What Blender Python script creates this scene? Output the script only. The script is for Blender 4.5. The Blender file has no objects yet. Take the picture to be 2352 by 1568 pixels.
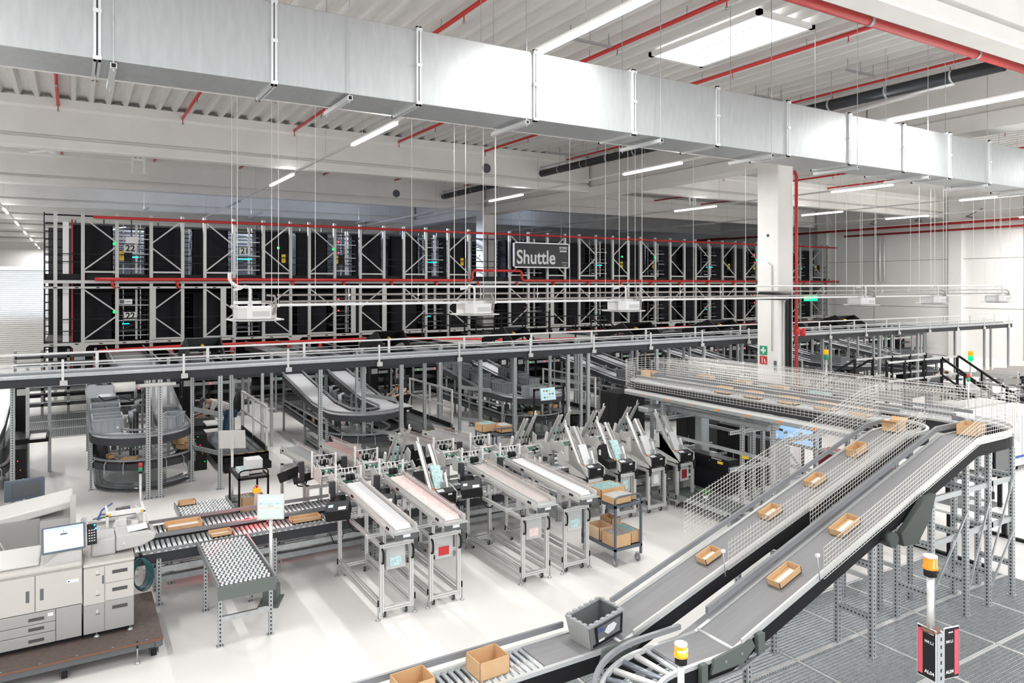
import bpy, bmesh, math, random
from mathutils import Vector, Matrix, Euler
R = math.radians
random.seed(7)
C = bpy.context.scene.collection
SC = bpy.context.scene

# ------------------------------------------------------------ camera
cam_d = bpy.data.cameras.new('camera')
cam = bpy.data.objects.new('camera', cam_d); C.objects.link(cam)
cam.location = (0, 0, 4.4)
cam.rotation_euler = (R(90), 0, R(-31.19))
cam_d.sensor_width = 36.0
cam_d.lens = 1670 / 2352 * 36
cam_d.shift_y = -(784 - 653) / 2352
cam_d.clip_end = 300
SC.camera = cam

# ------------------------------------------------------------ world, exposure
w = bpy.data.worlds.new('world'); SC.world = w; w.use_nodes = True
w.node_tree.nodes['Background'].inputs[0].default_value = (0.97, 0.98, 1.0, 1)
w.node_tree.nodes['Background'].inputs[1].default_value = 1.4
SC.view_settings.view_transform = 'Standard'
SC.view_settings.look = 'None'
SC.view_settings.exposure = 0.36
SC.view_settings.gamma = 1.0
SC.view_settings.use_curve_mapping = False
SC.cycles.use_denoising = True
SC.cycles.max_bounces = 7
SC.cycles.diffuse_bounces = 4
SC.cycles.use_adaptive_sampling = True
SC.cycles.adaptive_threshold = .02
SC.cycles.glossy_bounces = 3
SC.cycles.transparent_max_bounces = 8
SC.cycles.sample_clamp_indirect = 4

LAMP_W = 215.0
def strip_light(x, y0, y1, z, power=None, col=(1, .985, .96)):
    power = power or LAMP_W
    ld = bpy.data.lights.new('trunk_light', 'AREA'); ld.shape = 'RECTANGLE'
    ld.size = .12; ld.size_y = y1 - y0; ld.energy = power; ld.color = col
    o = bpy.data.objects.new('trunk_light', ld); C.objects.link(o)
    o.location = (x, (y0 + y1) / 2, z)
    up = ld.copy(); up.energy = power * UP; up.size = .2                       # added upward fill that brightens the roof and beams
    o2 = bpy.data.objects.new('upward_fill_light', up); C.objects.link(o2)
    o2.location = (x, (y0 + y1) / 2, z + .22); o2.rotation_euler = (math.pi, 0, 0)
    return o
UP = .02

# ------------------------------------------------------------ materials
M = {}
def nodes(name):
    m = bpy.data.materials.new(name); m.use_nodes = True
    nt = m.node_tree; b = nt.nodes['Principled BSDF']
    return m, nt, b
def mat(name, col, rough=.5, metal=0, var=0, scale=8, emit=None, es=0, alpha=1, bump=0, stretch=(1, 1, 1), spec=None):
    m, nt, b = nodes(name)
    b.inputs['Base Color'].default_value = (*col, 1)
    b.inputs['Roughness'].default_value = rough
    b.inputs['Metallic'].default_value = metal
    if spec is not None: b.inputs['Specular IOR Level'].default_value = spec
    if alpha < 1: b.inputs['Alpha'].default_value = alpha
    if emit:
        b.inputs['Emission Color'].default_value = (*emit, 1); b.inputs['Emission Strength'].default_value = es
    if var or bump:
        tc = nt.nodes.new('ShaderNodeTexCoord'); mp = nt.nodes.new('ShaderNodeMapping')
        mp.inputs['Scale'].default_value = stretch
        n = nt.nodes.new('ShaderNodeTexNoise'); n.inputs['Scale'].default_value = scale
        n.inputs['Detail'].default_value = 4
        nt.links.new(tc.outputs['Object'], mp.inputs[0]); nt.links.new(mp.outputs[0], n.inputs['Vector'])
        if var:
            r = nt.nodes.new('ShaderNodeValToRGB')
            r.color_ramp.elements[0].position = .3; r.color_ramp.elements[1].position = .7
            r.color_ramp.elements[0].color = (*[c * (1 - var) for c in col], 1)
            r.color_ramp.elements[1].color = (*[min(1, c * (1 + var)) for c in col], 1)
            nt.links.new(n.outputs['Fac'], r.inputs[0]); nt.links.new(r.outputs[0], b.inputs['Base Color'])
        if bump:
            bp = nt.nodes.new('ShaderNodeBump'); bp.inputs['Strength'].default_value = bump
            nt.links.new(n.outputs['Fac'], bp.inputs['Height']); nt.links.new(bp.outputs[0], b.inputs['Normal'])
    M[name] = m
    return m
def math_node(nt, op, a, b=None):
    n = nt.nodes.new('ShaderNodeMath'); n.operation = op
    for i, v in enumerate((a, b)):
        if v is None: continue
        if isinstance(v, (int, float)): n.inputs[i].default_value = v
        else: nt.links.new(v, n.inputs[i])
    return n.outputs[0]
def perforated(name, col, axis=2, pitch=.05, hw=.009, rough=.42, metal=.55):
    m, nt, b = nodes(name)
    b.inputs['Roughness'].default_value = rough; b.inputs['Metallic'].default_value = metal
    tc = nt.nodes.new('ShaderNodeTexCoord'); sp = nt.nodes.new('ShaderNodeSeparateXYZ')
    nt.links.new(tc.outputs['Object'], sp.inputs[0])
    f = math_node(nt, 'FRACT', math_node(nt, 'DIVIDE', sp.outputs[axis], pitch))
    a = math_node(nt, 'LESS_THAN', math_node(nt, 'ABSOLUTE', math_node(nt, 'SUBTRACT', f, .5)), .24)
    oth = [i for i in range(3) if i != axis]
    c1 = math_node(nt, 'LESS_THAN', math_node(nt, 'ABSOLUTE', sp.outputs[oth[0]]), hw)
    c2 = math_node(nt, 'LESS_THAN', math_node(nt, 'ABSOLUTE', sp.outputs[oth[1]]), hw)
    c = math_node(nt, 'MAXIMUM', c1, c2)
    k = math_node(nt, 'MULTIPLY', a, c)
    mx = nt.nodes.new('ShaderNodeMix'); mx.data_type = 'RGBA'
    mx.inputs[6].default_value = (*col, 1); mx.inputs[7].default_value = (.03, .035, .04, 1)
    nt.links.new(k, mx.inputs[0]); nt.links.new(mx.outputs[2], b.inputs['Base Color'])
    M[name] = m
mat('floor', (.80, .79, .775), .42, var=.02, scale=.7)
mat('concrete', (.84, .825, .795), .75, var=.035, scale=1.3)
mat('concrete_joint', (.30, .29, .27), .8)
mat('wall', (.80, .795, .775), .7, var=.025, scale=.7)
mat('sheet_roof', (.73, .72, .695), .55, var=.05, scale=3, stretch=(6, .4, 1))
mat('duct', (.45, .47, .475), .40, .6, var=.06, scale=5, stretch=(3, 1, .6))
mat('duct_rail', (.78, .80, .80), .35, .6)
mat('galv', (.47, .49, .50), .38, .6, var=.10, scale=14)
mat('alu', (.70, .70, .69), .36, .4)
mat('alu_groove', (.30, .30, .30), .5, .3)
mat('rack_post', (.50, .50, .485), .45, .3)
mat('white_paint', (.86, .86, .85), .4)
mat('white_metal', (.80, .80, .79), .35, .15)
mat('light_grey', (.62, .62, .60), .45)
mat('printer_light', (.50, .485, .455), .45)
mat('printer_dark', (.33, .33, .32), .45)
mat('printer_top', (.58, .58, .565), .4)
mat('printer_mid', (.46, .46, .45), .42)
mat('handle_dark', (.06, .06, .06), .5)
mat('black', (.012, .012, .0135), .6, spec=.25)
mat('black_gloss', (.009, .009, .011), .3, spec=.3)
mat('black_panel', (.014, .0145, .018), .8, spec=.2, var=.12, scale=40)
mat('dark_grey', (.04, .042, .047), .5, spec=.3)
mat('charcoal', (.05, .052, .058), .5, spec=.3)
mat('slate', (.10, .106, .112), .45)
mat('blue_steel', (.10, .125, .16), .4)
mat('steel_green', (.12, .14, .13), .45)
mat('belt', (.24, .24, .25), .5, var=.06, scale=2, stretch=(.3, 12, 1))
mat('belt_light', (.66, .67, .70), .35, .2)
mat('roller', (.72, .75, .77), .28, .7)
mat('roller_dark', (.30, .33, .38), .3, .5)
mat('rail_grey', (.26, .27, .285), .35, .2)
mat('red', (.58, .035, .03), .4)
mat('red_dark', (.38, .02, .02), .45)
mat('wire', (.80, .79, .76), .35, .4)
mat('cardboard', (.62, .40, .22), .75, var=.06, scale=6)
mat('cardboard_in', (.70, .50, .28), .75)
mat('cardboard_light', (.74, .54, .36), .75)
mat('paper', (.74, .75, .76), .6)
mat('paper_teal', (.50, .70, .70), .55, var=.25, scale=25)
mat('paper_pink', (.85, .66, .64), .5, var=.15, scale=20)
mat('paper_print', (.62, .58, .56), .6, var=.35, scale=30)
mat('tote', (.19, .20, .21), .45)
mat('tote_light', (.36, .38, .40), .45)
mat('tote_big', (.16, .165, .17), .4)
mat('tote_side', (.36, .37, .365), .4)
mat('yellow', (.85, .58, .03), .45)
mat('orange', (.85, .22, .03), .45)
mat('green', (.02, .34, .17), .45)
mat('green_pcb', (.05, .32, .20), .4)
mat('teal', (.015, .10, .11), .4)
mat('drive_green', (.05, .06, .055), .5)
mat('blue', (.04, .11, .42), .45)
mat('pale_blue', (.45, .60, .80), .4)
mat('dark_red', (.24, .01, .02), .5)
mat('plywood', (.11, .085, .075), .6, var=.2, scale=20)
mat('brown_edge', (.16, .075, .045), .6)
mat('rubber', (.05, .05, .05), .6)
mat('caster', (.25, .25, .25), .5)
mat('insulation', (.14, .13, .125), .6)
mat('pipe_black', (.022, .024, .027), .4, spec=.3)
mat('hose_white', (.85, .85, .84), .4)
mat('hose_grey', (.36, .33, .31), .45)
mat('skin', (.62, .40, .31), .55)
mat('hair', (.06, .045, .035), .7)
mat('shirt_black', (.02, .02, .022), .8)
mat('shirt_white', (.80, .78, .73), .8)
mat('shirt_grey', (.13, .14, .15), .8)
mat('jeans', (.07, .15, .27), .8)
mat('leaf', (.08, .26, .06), .5)
mat('lamp_on', (1, 1, 1), .5, emit=(1, .99, .96), es=9)
mat('lamp_off', (.55, .56, .58), .5)
mat('skylight', (1, 1, 1), .5, emit=(.97, .99, 1), es=3.5)
mat('screen_white', (.7, .8, .9), .3, emit=(.72, .88, 1), es=.42)
mat('screen_pale', (.55, .66, .64), .3, emit=(.80, .90, .86), es=.12)
mat('screen_blue', (.3, .5, .8), .3, emit=(.45, .70, 1), es=.5)
mat('led_green', (0, .6, .2), .4, emit=(0, .9, .10), es=1.6)
mat('led_red', (.8, 0, .1), .4, emit=(1, .02, .03), es=5)
mat('led_blue', (0, .1, .9), .4, emit=(.02, .2, 1), es=8)
mat('led_cyan', (0, .7, .7), .4, emit=(.0, .75, .85), es=2.2)
mat('led_amber', (1, .4, 0), .4, emit=(1, .25, .0), es=.6)
mat('beacon_glow', (.9, .32, .01), .25, emit=(1, .26, .005), es=.55)
mat('beacon_amber', (.85, .27, .02), .25, emit=(1, .25, .01), es=.12)
mat('exit_green', (0, .5, .2), .4, emit=(0, .75, .25), es=1.4)
mat('clear_plastic', (.82, .84, .84), .15, alpha=.38)
mat('sign_red', (.62, .08, .12), .5)
mat('smoked', (.10, .12, .12), .2, alpha=.28)
mat('acrylic', (.80, .72, .70), .1, alpha=.25)
perforated('post', (.50, .52, .53))
perforated('post_x', (.50, .52, .53), axis=0)
perforated('post_y', (.50, .52, .53), axis=1)
perforated('post_pale', (.44, .46, .465))

# ------------------------------------------------------------ mesh builder
class MB:
    def __init__(s): s.v = []; s.f = []; s.m = []; s.mats = []; s.cur = 0; s.smooth = []; s.sm = False
    def use(s, name):
        if name not in s.mats: s.mats.append(name)
        s.cur = s.mats.index(name); return s
    def face(s, idx): s.f.append(idx); s.m.append(s.cur); s.smooth.append(s.sm)
    def box(s, x0, x1, y0, y1, z0, z1, mt=None):
        if mt: s.use(mt)
        i = len(s.v)
        s.v += [(x0, y0, z0), (x1, y0, z0), (x1, y1, z0), (x0, y1, z0), (x0, y0, z1), (x1, y0, z1), (x1, y1, z1), (x0, y1, z1)]
        for q in ((3, 2, 1, 0), (4, 5, 6, 7), (0, 1, 5, 4), (1, 2, 6, 5), (2, 3, 7, 6), (3, 0, 4, 7)): s.face(tuple(i + k for k in q))
        return s
    def cb(s, c, d, mt=None):
        return s.box(c[0] - d[0] / 2, c[0] + d[0] / 2, c[1] - d[1] / 2, c[1] + d[1] / 2, c[2] - d[2] / 2, c[2] + d[2] / 2, mt)
    def obox(s, c, d, rot, mt=None):
        if mt: s.use(mt)
        i = len(s.v); E_ = Euler(rot).to_matrix(); c = Vector(c)
        for sx, sy, sz in ((-1, -1, -1), (1, -1, -1), (1, 1, -1), (-1, 1, -1), (-1, -1, 1), (1, -1, 1), (1, 1, 1), (-1, 1, 1)):
            s.v.append(tuple(c + E_ @ Vector((sx * d[0] / 2, sy * d[1] / 2, sz * d[2] / 2))))
        for q in ((3, 2, 1, 0), (4, 5, 6, 7), (0, 1, 5, 4), (1, 2, 6, 5), (2, 3, 7, 6), (3, 0, 4, 7)): s.face(tuple(i + k for k in q))
        return s
    def beam(s, p, q, w_, h_, mt=None, up=(0, 0, 1)):
        if mt: s.use(mt)
        p = Vector(p); q = Vector(q); d = (q - p).normalized(); up = Vector(up)
        if abs(d.dot(up)) > .99: up = Vector((0, 1, 0))
        a = d.cross(up).normalized() * (w_ / 2); b = a.cross(d).normalized() * (h_ / 2)
        i = len(s.v)
        for e in (p, q):
            for k in (-a - b, a - b, a + b, -a + b): s.v.append(tuple(e + k))
        for qd in ((3, 2, 1, 0), (4, 5, 6, 7), (0, 1, 5, 4), (1, 2, 6, 5), (2, 3, 7, 6), (3, 0, 4, 7)): s.face(tuple(i + k for k in qd))
        return s
    def tube(s, pts, r, n=8, mt=None, caps=True):
        if mt: s.use(mt)
        pts = [Vector(p) for p in pts]; i0 = len(s.v); L = len(pts); u = None
        rr = r if isinstance(r, (list, tuple)) else [r] * L
        for k, p in enumerate(pts):
            d = (pts[min(k + 1, L - 1)] - pts[max(k - 1, 0)]).normalized()
            if u is None:
                u = d.cross(Vector((0, 0, 1)))
                if u.length < .05: u = d.cross(Vector((0, 1, 0)))
            else: u = u - d * u.dot(d)
            u.normalize(); w_ = d.cross(u)
            for j in range(n):
                a = 2 * math.pi * (j + .5) / n
                s.v.append(tuple(p + (u * math.cos(a) + w_ * math.sin(a)) * rr[k]))
        sm = s.sm; s.sm = n > 5
        for k in range(L - 1):
            for j in range(n):
                a = i0 + k * n + j; b = i0 + k * n + (j + 1) % n
                s.face((a, b, b + n, a + n))
        s.sm = sm
        if caps:
            s.face(tuple(i0 + j for j in range(n))[::-1]); s.face(tuple(i0 + (L - 1) * n + j for j in range(n)))
        return s
    def prism(s, poly, a0, a1, axis='y', mt=None):
        """poly: 2D points; extruded along axis from a0 to a1"""
        if mt: s.use(mt)
        i = len(s.v); n = len(poly)
        for a in (a0, a1):
            for (p, q) in poly:
                s.v.append({'y': (p, a, q), 'x': (a, p, q), 'z': (p, q, a)}[axis])
        s.face(tuple(i + k for k in range(n))); s.face(tuple(i + n + k for k in range(n))[::-1])
        for k in range(n):
            j = (k + 1) % n
            s.face((i + k, i + n + k, i + n + j, i + j))
        return s
    def sweep(s, pts, prof, mt=None, closed=False):
        """profile (side offset to the left of travel, height) swept along a path in plan"""
        if mt: s.use(mt)
        pts = [Vector(p) for p in pts]; L = len(pts); n = len(prof); i0 = len(s.v)
        for k, p in enumerate(pts):
            d = pts[min(k + 1, L - 1)] - pts[max(k - 1, 0)]; d.z = 0; d.normalize()
            nrm = Vector((-d.y, d.x, 0))
            for (o, h) in prof: s.v.append(tuple(p + nrm * o + Vector((0, 0, h))))
        for k in range(L - 1):
            for j in range(n if n > 2 else 1):
                a = i0 + k * n + j; b = i0 + k * n + (j + 1) % n
                s.face((a, b, b + n, a + n))
        if n > 2:
            s.face(tuple(i0 + j for j in range(n))[::-1]); s.face(tuple(i0 + (L - 1) * n + j for j in range(n)))
        return s
    def build(s, name, parent=None, bevel=0, fix=True):
        me = bpy.data.meshes.new(name); me.from_pydata(s.v, [], s.f)
        for k in s.mats: me.materials.append(M[k])
        me.polygons.foreach_set('material_index', s.m); me.polygons.foreach_set('use_smooth', s.smooth)
        if fix:
            bm = bmesh.new(); bm.from_mesh(me); bmesh.ops.recalc_face_normals(bm, faces=bm.faces); bm.to_mesh(me); bm.free()
        me.update()
        o = bpy.data.objects.new(name, me); C.objects.link(o)
        if parent: o.parent = parent
        if bevel:
            b = o.modifiers.new('b', 'BEVEL'); b.width = bevel; b.segments = 2; b.limit_method = 'ANGLE'
        return o
def tag(o, label=None, cat=None, group=None, kind=None):
    if label: o['label'] = label
    if cat: o['category'] = cat
    if group: o['group'] = group
    if kind: o['kind'] = kind
    return o
def thing(name, label, cat, loc=(0, 0, 0), rz=0, group=None):
    o = bpy.data.objects.new(name, None); C.objects.link(o); o.empty_display_size = .1
    o.location = loc; o.rotation_euler = (0, 0, rz)
    return tag(o, label, cat, group)
def copy_tree(o, parent=None):
    c = o.copy(); C.objects.link(c)
    if parent: c.parent = parent
    for ch in [k for k in KIDS.get(o.name, o.children)]: copy_tree(ch, c)
    return c
KIDS = {}
def dup(root, loc, rz=None, label=None, group=None):
    c = copy_tree(root); c.location = loc
    if rz is not None: c.rotation_euler = (0, 0, rz)
    return tag(c, label, None, group)
def struct(mb, name, label, cat='structure'):
    return tag(mb.build(name), label, cat, kind='structure')
def part_at(p, loc, rot=None):
    c = p.copy(); C.objects.link(c); c.location = loc
    if rot is not None: c.rotation_euler = rot
    return c
def at(o, loc, rz=0, rx=0, ry=0):
    o.location = loc; o.rotation_euler = (rx, ry, rz); return o
def text(name, body, size, mt, loc, rot, parent=None, ext=.002, offs=0, align='CENTER', sx=1):
    c = bpy.data.curves.new(name, 'FONT'); c.body = body; c.size = size; c.extrude = ext; c.offset = offs
    c.align_x = align; c.align_y = 'CENTER'; c.materials.append(M[mt])
    o = bpy.data.objects.new(name, c); C.objects.link(o); o.location = loc; o.rotation_euler = rot; o.scale = (sx, 1, 1)
    if parent: o.parent = parent
    bpy.context.view_layer.update()
    me = bpy.data.meshes.new_from_object(o.evaluated_get(bpy.context.evaluated_depsgraph_get())); me.name = name
    q = bpy.data.objects.new(name, me); C.objects.link(q); q.parent = parent
    q.location, q.rotation_euler, q.scale = o.location.copy(), o.rotation_euler.copy(), o.scale.copy()
    bpy.data.objects.remove(o); q.name = name
    return q
def arc(cx, cy, r, a0, a1, z, n=16, z1=None):
    out = []
    for k in range(n + 1):
        t = k / n; a = R(a0 + (a1 - a0) * t)
        out.append((cx + r * math.cos(a), cy + r * math.sin(a), z if z1 is None else z + (z1 - z) * t))
    return out

# ============================================================ SETTING
m = MB(); m.box(-30, 60, -6, 6.62, -.3, 0, 'floor'); m.box(-30, 60, 6.62, 90, -.3, 0, 'floor')
m = MB(); m.use('floor')
for (x0, x1, y0, y1) in ((-30, 4.0, -6, 90), (4.0, 12.1, 6.62, 90), (12.1, 60, -6, 90), (4.0, 12.1, -6, .2)):
    m.box(x0, x1, y0, y1, -.25, 0)
struct(m, 'floor', 'smooth pale concrete floor of the hall', 'floor')
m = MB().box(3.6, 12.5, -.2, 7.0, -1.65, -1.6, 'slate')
for k in range(7): m.box(4.4 + k * 1.2, 4.75 + k * 1.2, .2, 6.62, -1.6, -1.52, 'floor')  # dark base imitates the shade down here, pale strips its bright spots
struct(m, 'floor_under_grating', 'concrete level below the steel grating, shade and bright spots painted on', 'floor')
m = MB().use('sheet_roof')
prof = []; x = -30.0
while x < 50:
    prof += [(x, 9.92), (x + .23, 9.92), (x + .29, 9.77), (x + .39, 9.77)]; x += .45
i0 = 0
for (p, q) in prof: m.v.append((p, -3, q)); m.v.append((p, 90, q))
for k in range(len(prof) - 1): m.face((2 * k, 2 * k + 2, 2 * k + 3, 2 * k + 1))
m.box(-30, 50, -3, 90, 10.0, 10.05)
struct(m, 'ceiling', 'ribbed white sheet metal roof', 'ceiling')
# concrete roof beams
def beam_profile(zb, zt=9.78):
    return [(-.2, zb), (.2, zb), (.22, zb + .04), (.22, zb + .28), (.08, zb + .29), (.08, zb + .38), (.2, zb + .39), (.2, zt - .32), (.28, zt - .25), (.28, zt), (-.28, zt), (-.28, zt - .25), (-.2, zt - .32), (-.2, zb + .39), (-.08, zb + .38), (-.08, zb + .29), (-.22, zb + .28), (-.22, zb + .04)]
BY = [6.2, 15.85, 25.1, 34.35, 43.6, 52.8, 62, 71.2, 80.4]
names = ['nearest', 'second', 'third', 'fourth', 'fifth', 'sixth', 'seventh', 'eighth', 'ninth']
for k, y in enumerate(BY):
    if k:
        m = MB().prism([(y + a, b) for a, b in beam_profile(8.34)], -30, 18.92, 'x', 'concrete')
        for hx in ((15.4,) if k in (2, 3) else ()):
            m.tube([(hx - 1.5, y - .215, 8.95), (hx - 1.5, y - .2, 8.95)], .19, 16, 'slate')
        o = struct(m, 'ceiling_beam', 'white concrete roof beam, %s across the left bay' % names[k], 'beam')
    zb = 8.34 if k == 0 else 8.55
    m = MB().prism([(y + a, b) for a, b in beam_profile(zb)], 19.68, 46.8, 'x', 'concrete')
    if k == 0: m.prism([(y + a, b) for a, b in beam_profile(zb)], -30, 18.92, 'x')
    struct(m, 'ceiling_beam', 'white concrete roof beam, %s across the right bay' % names[k], 'beam')
m = MB().prism([(18.9, 8.15), (19.7, 8.15), (19.7, 8.55), (19.55, 8.62), (19.55, 9.78), (19.05, 9.78), (19.05, 8.62), (18.9, 8.55)], -3, 90, 'y', 'concrete')
m.box(19.035, 19.05, 12.25, 12.29, 8.7, 9.76, 'concrete_joint')
struct(m, 'ceiling_girder', 'long concrete girder carrying the roof beams', 'beam')
for k, (y0, y1) in enumerate(((15.13, 15.94), (34.2, 35.0), (52.4, 53.2))):
    m = MB().use('concrete').prism([(18.93, y0), (19.57, y0), (19.6, y0 + .03), (19.6, y1), (18.9, y1), (18.9, y0 + .03)], 0, 8.15, 'z')
    m.tube([(18.9, y0 + .4, 5.95), (18.885, y0 + .4, 5.95)], .05, 12, 'slate')
    struct(m, 'column', ['square white concrete column with green first aid sign', 'white concrete column standing behind the rack front', 'white concrete column far behind the racking'][k], 'column')
# walls
m = MB().box(46.8, 47.1, -6, 90, 0, 10, 'wall')
for z in (2.95, 5.95): m.box(46.785, 46.8, -6, 90, z, z + .03, 'concrete_joint')
for y in (8, 16, 24.2, 33.5): m.box(46.55, 46.8, y - .38, y + .38, 0, 9.8, 'wall')
for y in (12, 20.5, 29.6): m.box(46.785, 46.8, y, y + .03, 0, 9.8, 'concrete_joint')
struct(m, 'wall_right', 'white panelled concrete wall with pilasters', 'wall')
m = MB().box(-30, 47, 89, 89.3, 0, 10, 'wall')
struct(m, 'wall_back', 'far white end wall of the hall', 'wall')
m = MB().box(-30.3, -30, -6, 90, 0, 10, 'wall')
struct(m, 'wall_left', 'white side wall of the hall', 'wall')
m = MB()
for k in range(44):
    z = k * .118
    m.prism([(50.0, z), (49.93, z + .02), (49.93, z + .085), (50.0, z + .105)], -28, -1.25, 'x', 'wall')
m.box(-28, -1.25, 50, 50.1, 0, 5.4, 'wall'); m.box(-28, -1.2, 49.85, 50.15, 5.2, 5.42, 'white_paint')
struct(m, 'door_1', 'wide closed roller shutter of white slats', 'door')
# skylight
t = thing('skylight_panel', 'bright square roof light with white frame between red pipes', 'skylight', (12.35, 11.25, 9.7))
MB().box(-.8, .8, -1.5, 1.5, .03, .05, 'skylight').build('light_panel', t)
m = MB()
for a in (-1, 1):
    m.box(a * .8 - .05, a * .8 + .05, -1.6, 1.6, 0, .1, 'white_paint'); m.box(-.85, .85, a * 1.55 - .05, a * 1.55 + .05, 0, .1)
m.build('frame', t)
m = MB()
for k in range(9): m.cb((-.3 + .03 * k, -.9 + k * .22, .02), (.02, .02, .02), 'slate')
m.build('latches', t)
# ------------------------------------------------------------ ventilation duct
t = thing('ventilation_duct', 'long rectangular galvanised air duct crossing under the roof', 'air duct', (0, 8.9, 6.8))
JX = [-4.2, -1.6, .23, 2.06, 3.93, 5.77, 7.64, 9.51, 11.36, 13.21, 15.07, 16.88, 18.61, 20.5, 22.4, 24.3, 26.2, 28.1]
for k in range(len(JX) - 1):
    MB().box(JX[k] + .002, JX[k + 1] - .002, 0, .82, 0, .98, 'duct').build('duct_section', t, bevel=.01)
for x in JX:
    m = MB().use('duct_rail')
    for dx in (-.022, .022):
        m.box(x + dx - .012, x + dx + .012, -.035, .855, -.035, 0); m.box(x + dx - .012, x + dx + .012, -.035, .855, .98, 1.015)
        m.box(x + dx - .012, x + dx + .012, -.035, 0, -.035, 1.015); m.box(x + dx - .012, x + dx + .012, .82, .855, -.035, 1.015)
    for z in (.0, .5, .97): m.cb((x, -.04, z), (.08, .03, .04))
    m.build('flange', t)
for x in (-3.3, .38, 2.97, 5.59, 8.16, 10.84, 13.39, 15.91, 18.4, 21, 23.6, 26.2):
    m = MB().box(x - .03, x + .03, -.1, .92, -.10, -.045, 'duct_rail'); m.box(x - .022, x + .022, -.102, -.09, -.095, -.05, 'black')
    for y in (-.07, .89): m.tube([(x, y, -.13), (x, y, 3.0)], .007, 5, 'galv')
    m.build('hanger', t)
# ------------------------------------------------------------ lighting trunks
def trunk(x, y0, y1, lit, z=8.05):
    t = thing('lighting_track', 'white suspended lighting track at %s' % TR[x], 'lighting track', (x, y0, z), 0, 'lighting tracks under the roof')
    MB().box(-.03, .03, 0, y1 - y0, 0, .06, 'white_metal').build('track', t)
    y = 1.0; p0 = MB().tube([(0, 0, .06), (0, 0, 1.72)], .005, 4, 'galv').build('suspension_wire', t); p0.location.y = y
    while y + 3.1 < y1 - y0: y += 3.1; part_at(p0, (0, y, 0))
    for (a, b, on) in lit:
        if on:
            MB().box(-.045, .045, a - y0, b - y0, -.05, 0, 'lamp_on').build('tube_lamp', t)
            strip_light(x, a, b, z - .07)
        else: MB().box(-.045, .045, a - y0, b - y0, -.05, 0, 'lamp_off').build('tube_lamp', t)
TR = {-12: 'the bay beyond the left edge, added out of view for light', 44.0: 'the strip next to the right wall, added out of view for light', -2.8: 'the far left, running to the end wall', 6.25: 'the first bay, passing over the duct and the beam', 15.6: 'the girder side, above the conveyor loops', 25.6: 'the right bay beyond the column',
      32.9: 'the right bay, middle of three', 38.7: 'the right bay nearest the wall'}
trunk(6.25, -2, 46, [(6.5, 9.75, 1), (15.36, 18.33, 1), (24.29, 27.43, 1), (33, 36, 0), (-1.5, 1.5, 1)])
trunk(15.6, -2, 46, [(6.6, 9.54, 1), (15.98, 18.63, 1), (24.95, 27.64, 1), (33.6, 36.4, 0), (-1.5, 1.5, 1)])
trunk(25.6, -2, 46, [(6.6, 9.5, 1), (15.49, 17.98, 1), (23.98, 26.68, 1), (33, 36, 0)])
trunk(32.9, -2, 40, [(6, 9, 1), (14.41, 16.89, 1), (22.5, 24.85, 1), (31, 34, 0)])
trunk(38.7, -2, 40, [(3.6, 6.5, 1), (12.5, 15.3, 1), (21.47, 23.8, 1)])
LAMP_W = 420.0
trunk(44.0, -2, 40, [(16.5, 19.5, 1)])  # unseen extra track, stronger, added to brighten the right wall
LAMP_W = 215.0
trunk(-12, -2, 60, [(6.6, 9.5, 1), (15.5, 18.4, 1), (24.4, 27.3, 1), (33.3, 36.2, 1), (42.2, 45.1, 1)])  # unseen extra track added to brighten the left floor and beams
trunk(-2.8, -2, 88, [(-1.5, 1.5, 1), (6.6, 9.5, 1), (15.5, 18.4, 1), (24.5, 27.2, 1), (33.6, 36.3, 1), (42.4, 45.2, 1), (51, 54, 1), (60, 63, 1), (69, 72, 1), (78, 81, 1), (85, 87.5, 1)])
for (x, y, c) in ((8, 38.5, (.72, .83, 1)), (3, 38.6, (.78, .87, 1)), (14, 39, (.68, .80, 1)), (27, 41, (.6, .74, 1))):  # added bluish fill lamps, placed to brighten the beams behind the racking
    t = thing('rack_fill_lamp', 'added cool fill lamp above the rack aisles, ' + ('second from the left' if x == 8 else 'leftmost and farthest' if x == 3 else 'left of the rear column' if x == 14 else 'right of the rear column'), 'lamp', (x, y, 7.9), 0, 'added cool lamps above the rack aisles')
    MB().box(-.05, .05, -1.5, 1.5, 0, .06, 'lamp_off').build('lamp_body', t)
    MB().tube([(0, 1, .06), (0, 1, 1.88)], .005, 4, 'galv').build('suspension_wire', t)
    strip_light(x, y - 1.4, y + 1.4, 7.88, 2300 if x < 20 else 800, c)
for k, (x, y, l) in enumerate(((-.55, 29.5, 'on the left, before the fourth beam'), (24.3, 26.8, 'beyond the girder, left of the column'))):
    t = thing('ceiling_fan', 'white ceiling fan with slim blades ' + l, 'fan', (x, y, 9.0))
    MB().tube([(0, 0, .75), (0, 0, .15)], .03, 8, 'white_paint').tube([(0, 0, .2), (0, 0, .0)], [.06, .16], 14).tube([(0, 0, 0), (0, 0, -.12)], [.17, .08], 14).build('hub', t)
    for q in range(3):
        a = R(10 + 120 * q); o = MB().obox((.62, 0, .0), (1.0, .13, .015), (R(12), 0, 0), 'white_paint').build('blade', t); o.rotation_euler = (0, 0, a)
    t = thing('ceiling_bracket', 'small white hanging bracket near the ceiling fan ' + l[:14], 'bracket', (x + 2.6, y, 8.75))
    MB().box(-.25, .25, -.06, .06, .1, .2, 'white_paint').box(-.22, -.16, -.04, .04, -.35, .1).box(.16, .22, -.04, .04, -.35, .1).tube([(-.08, 0, .2), (-.08, 0, 1.0)], .02, 6, 'slate').tube([(.08, 0, .2), (.08, 0, 1.0)], .02, 6).build('frame', t)
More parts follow.
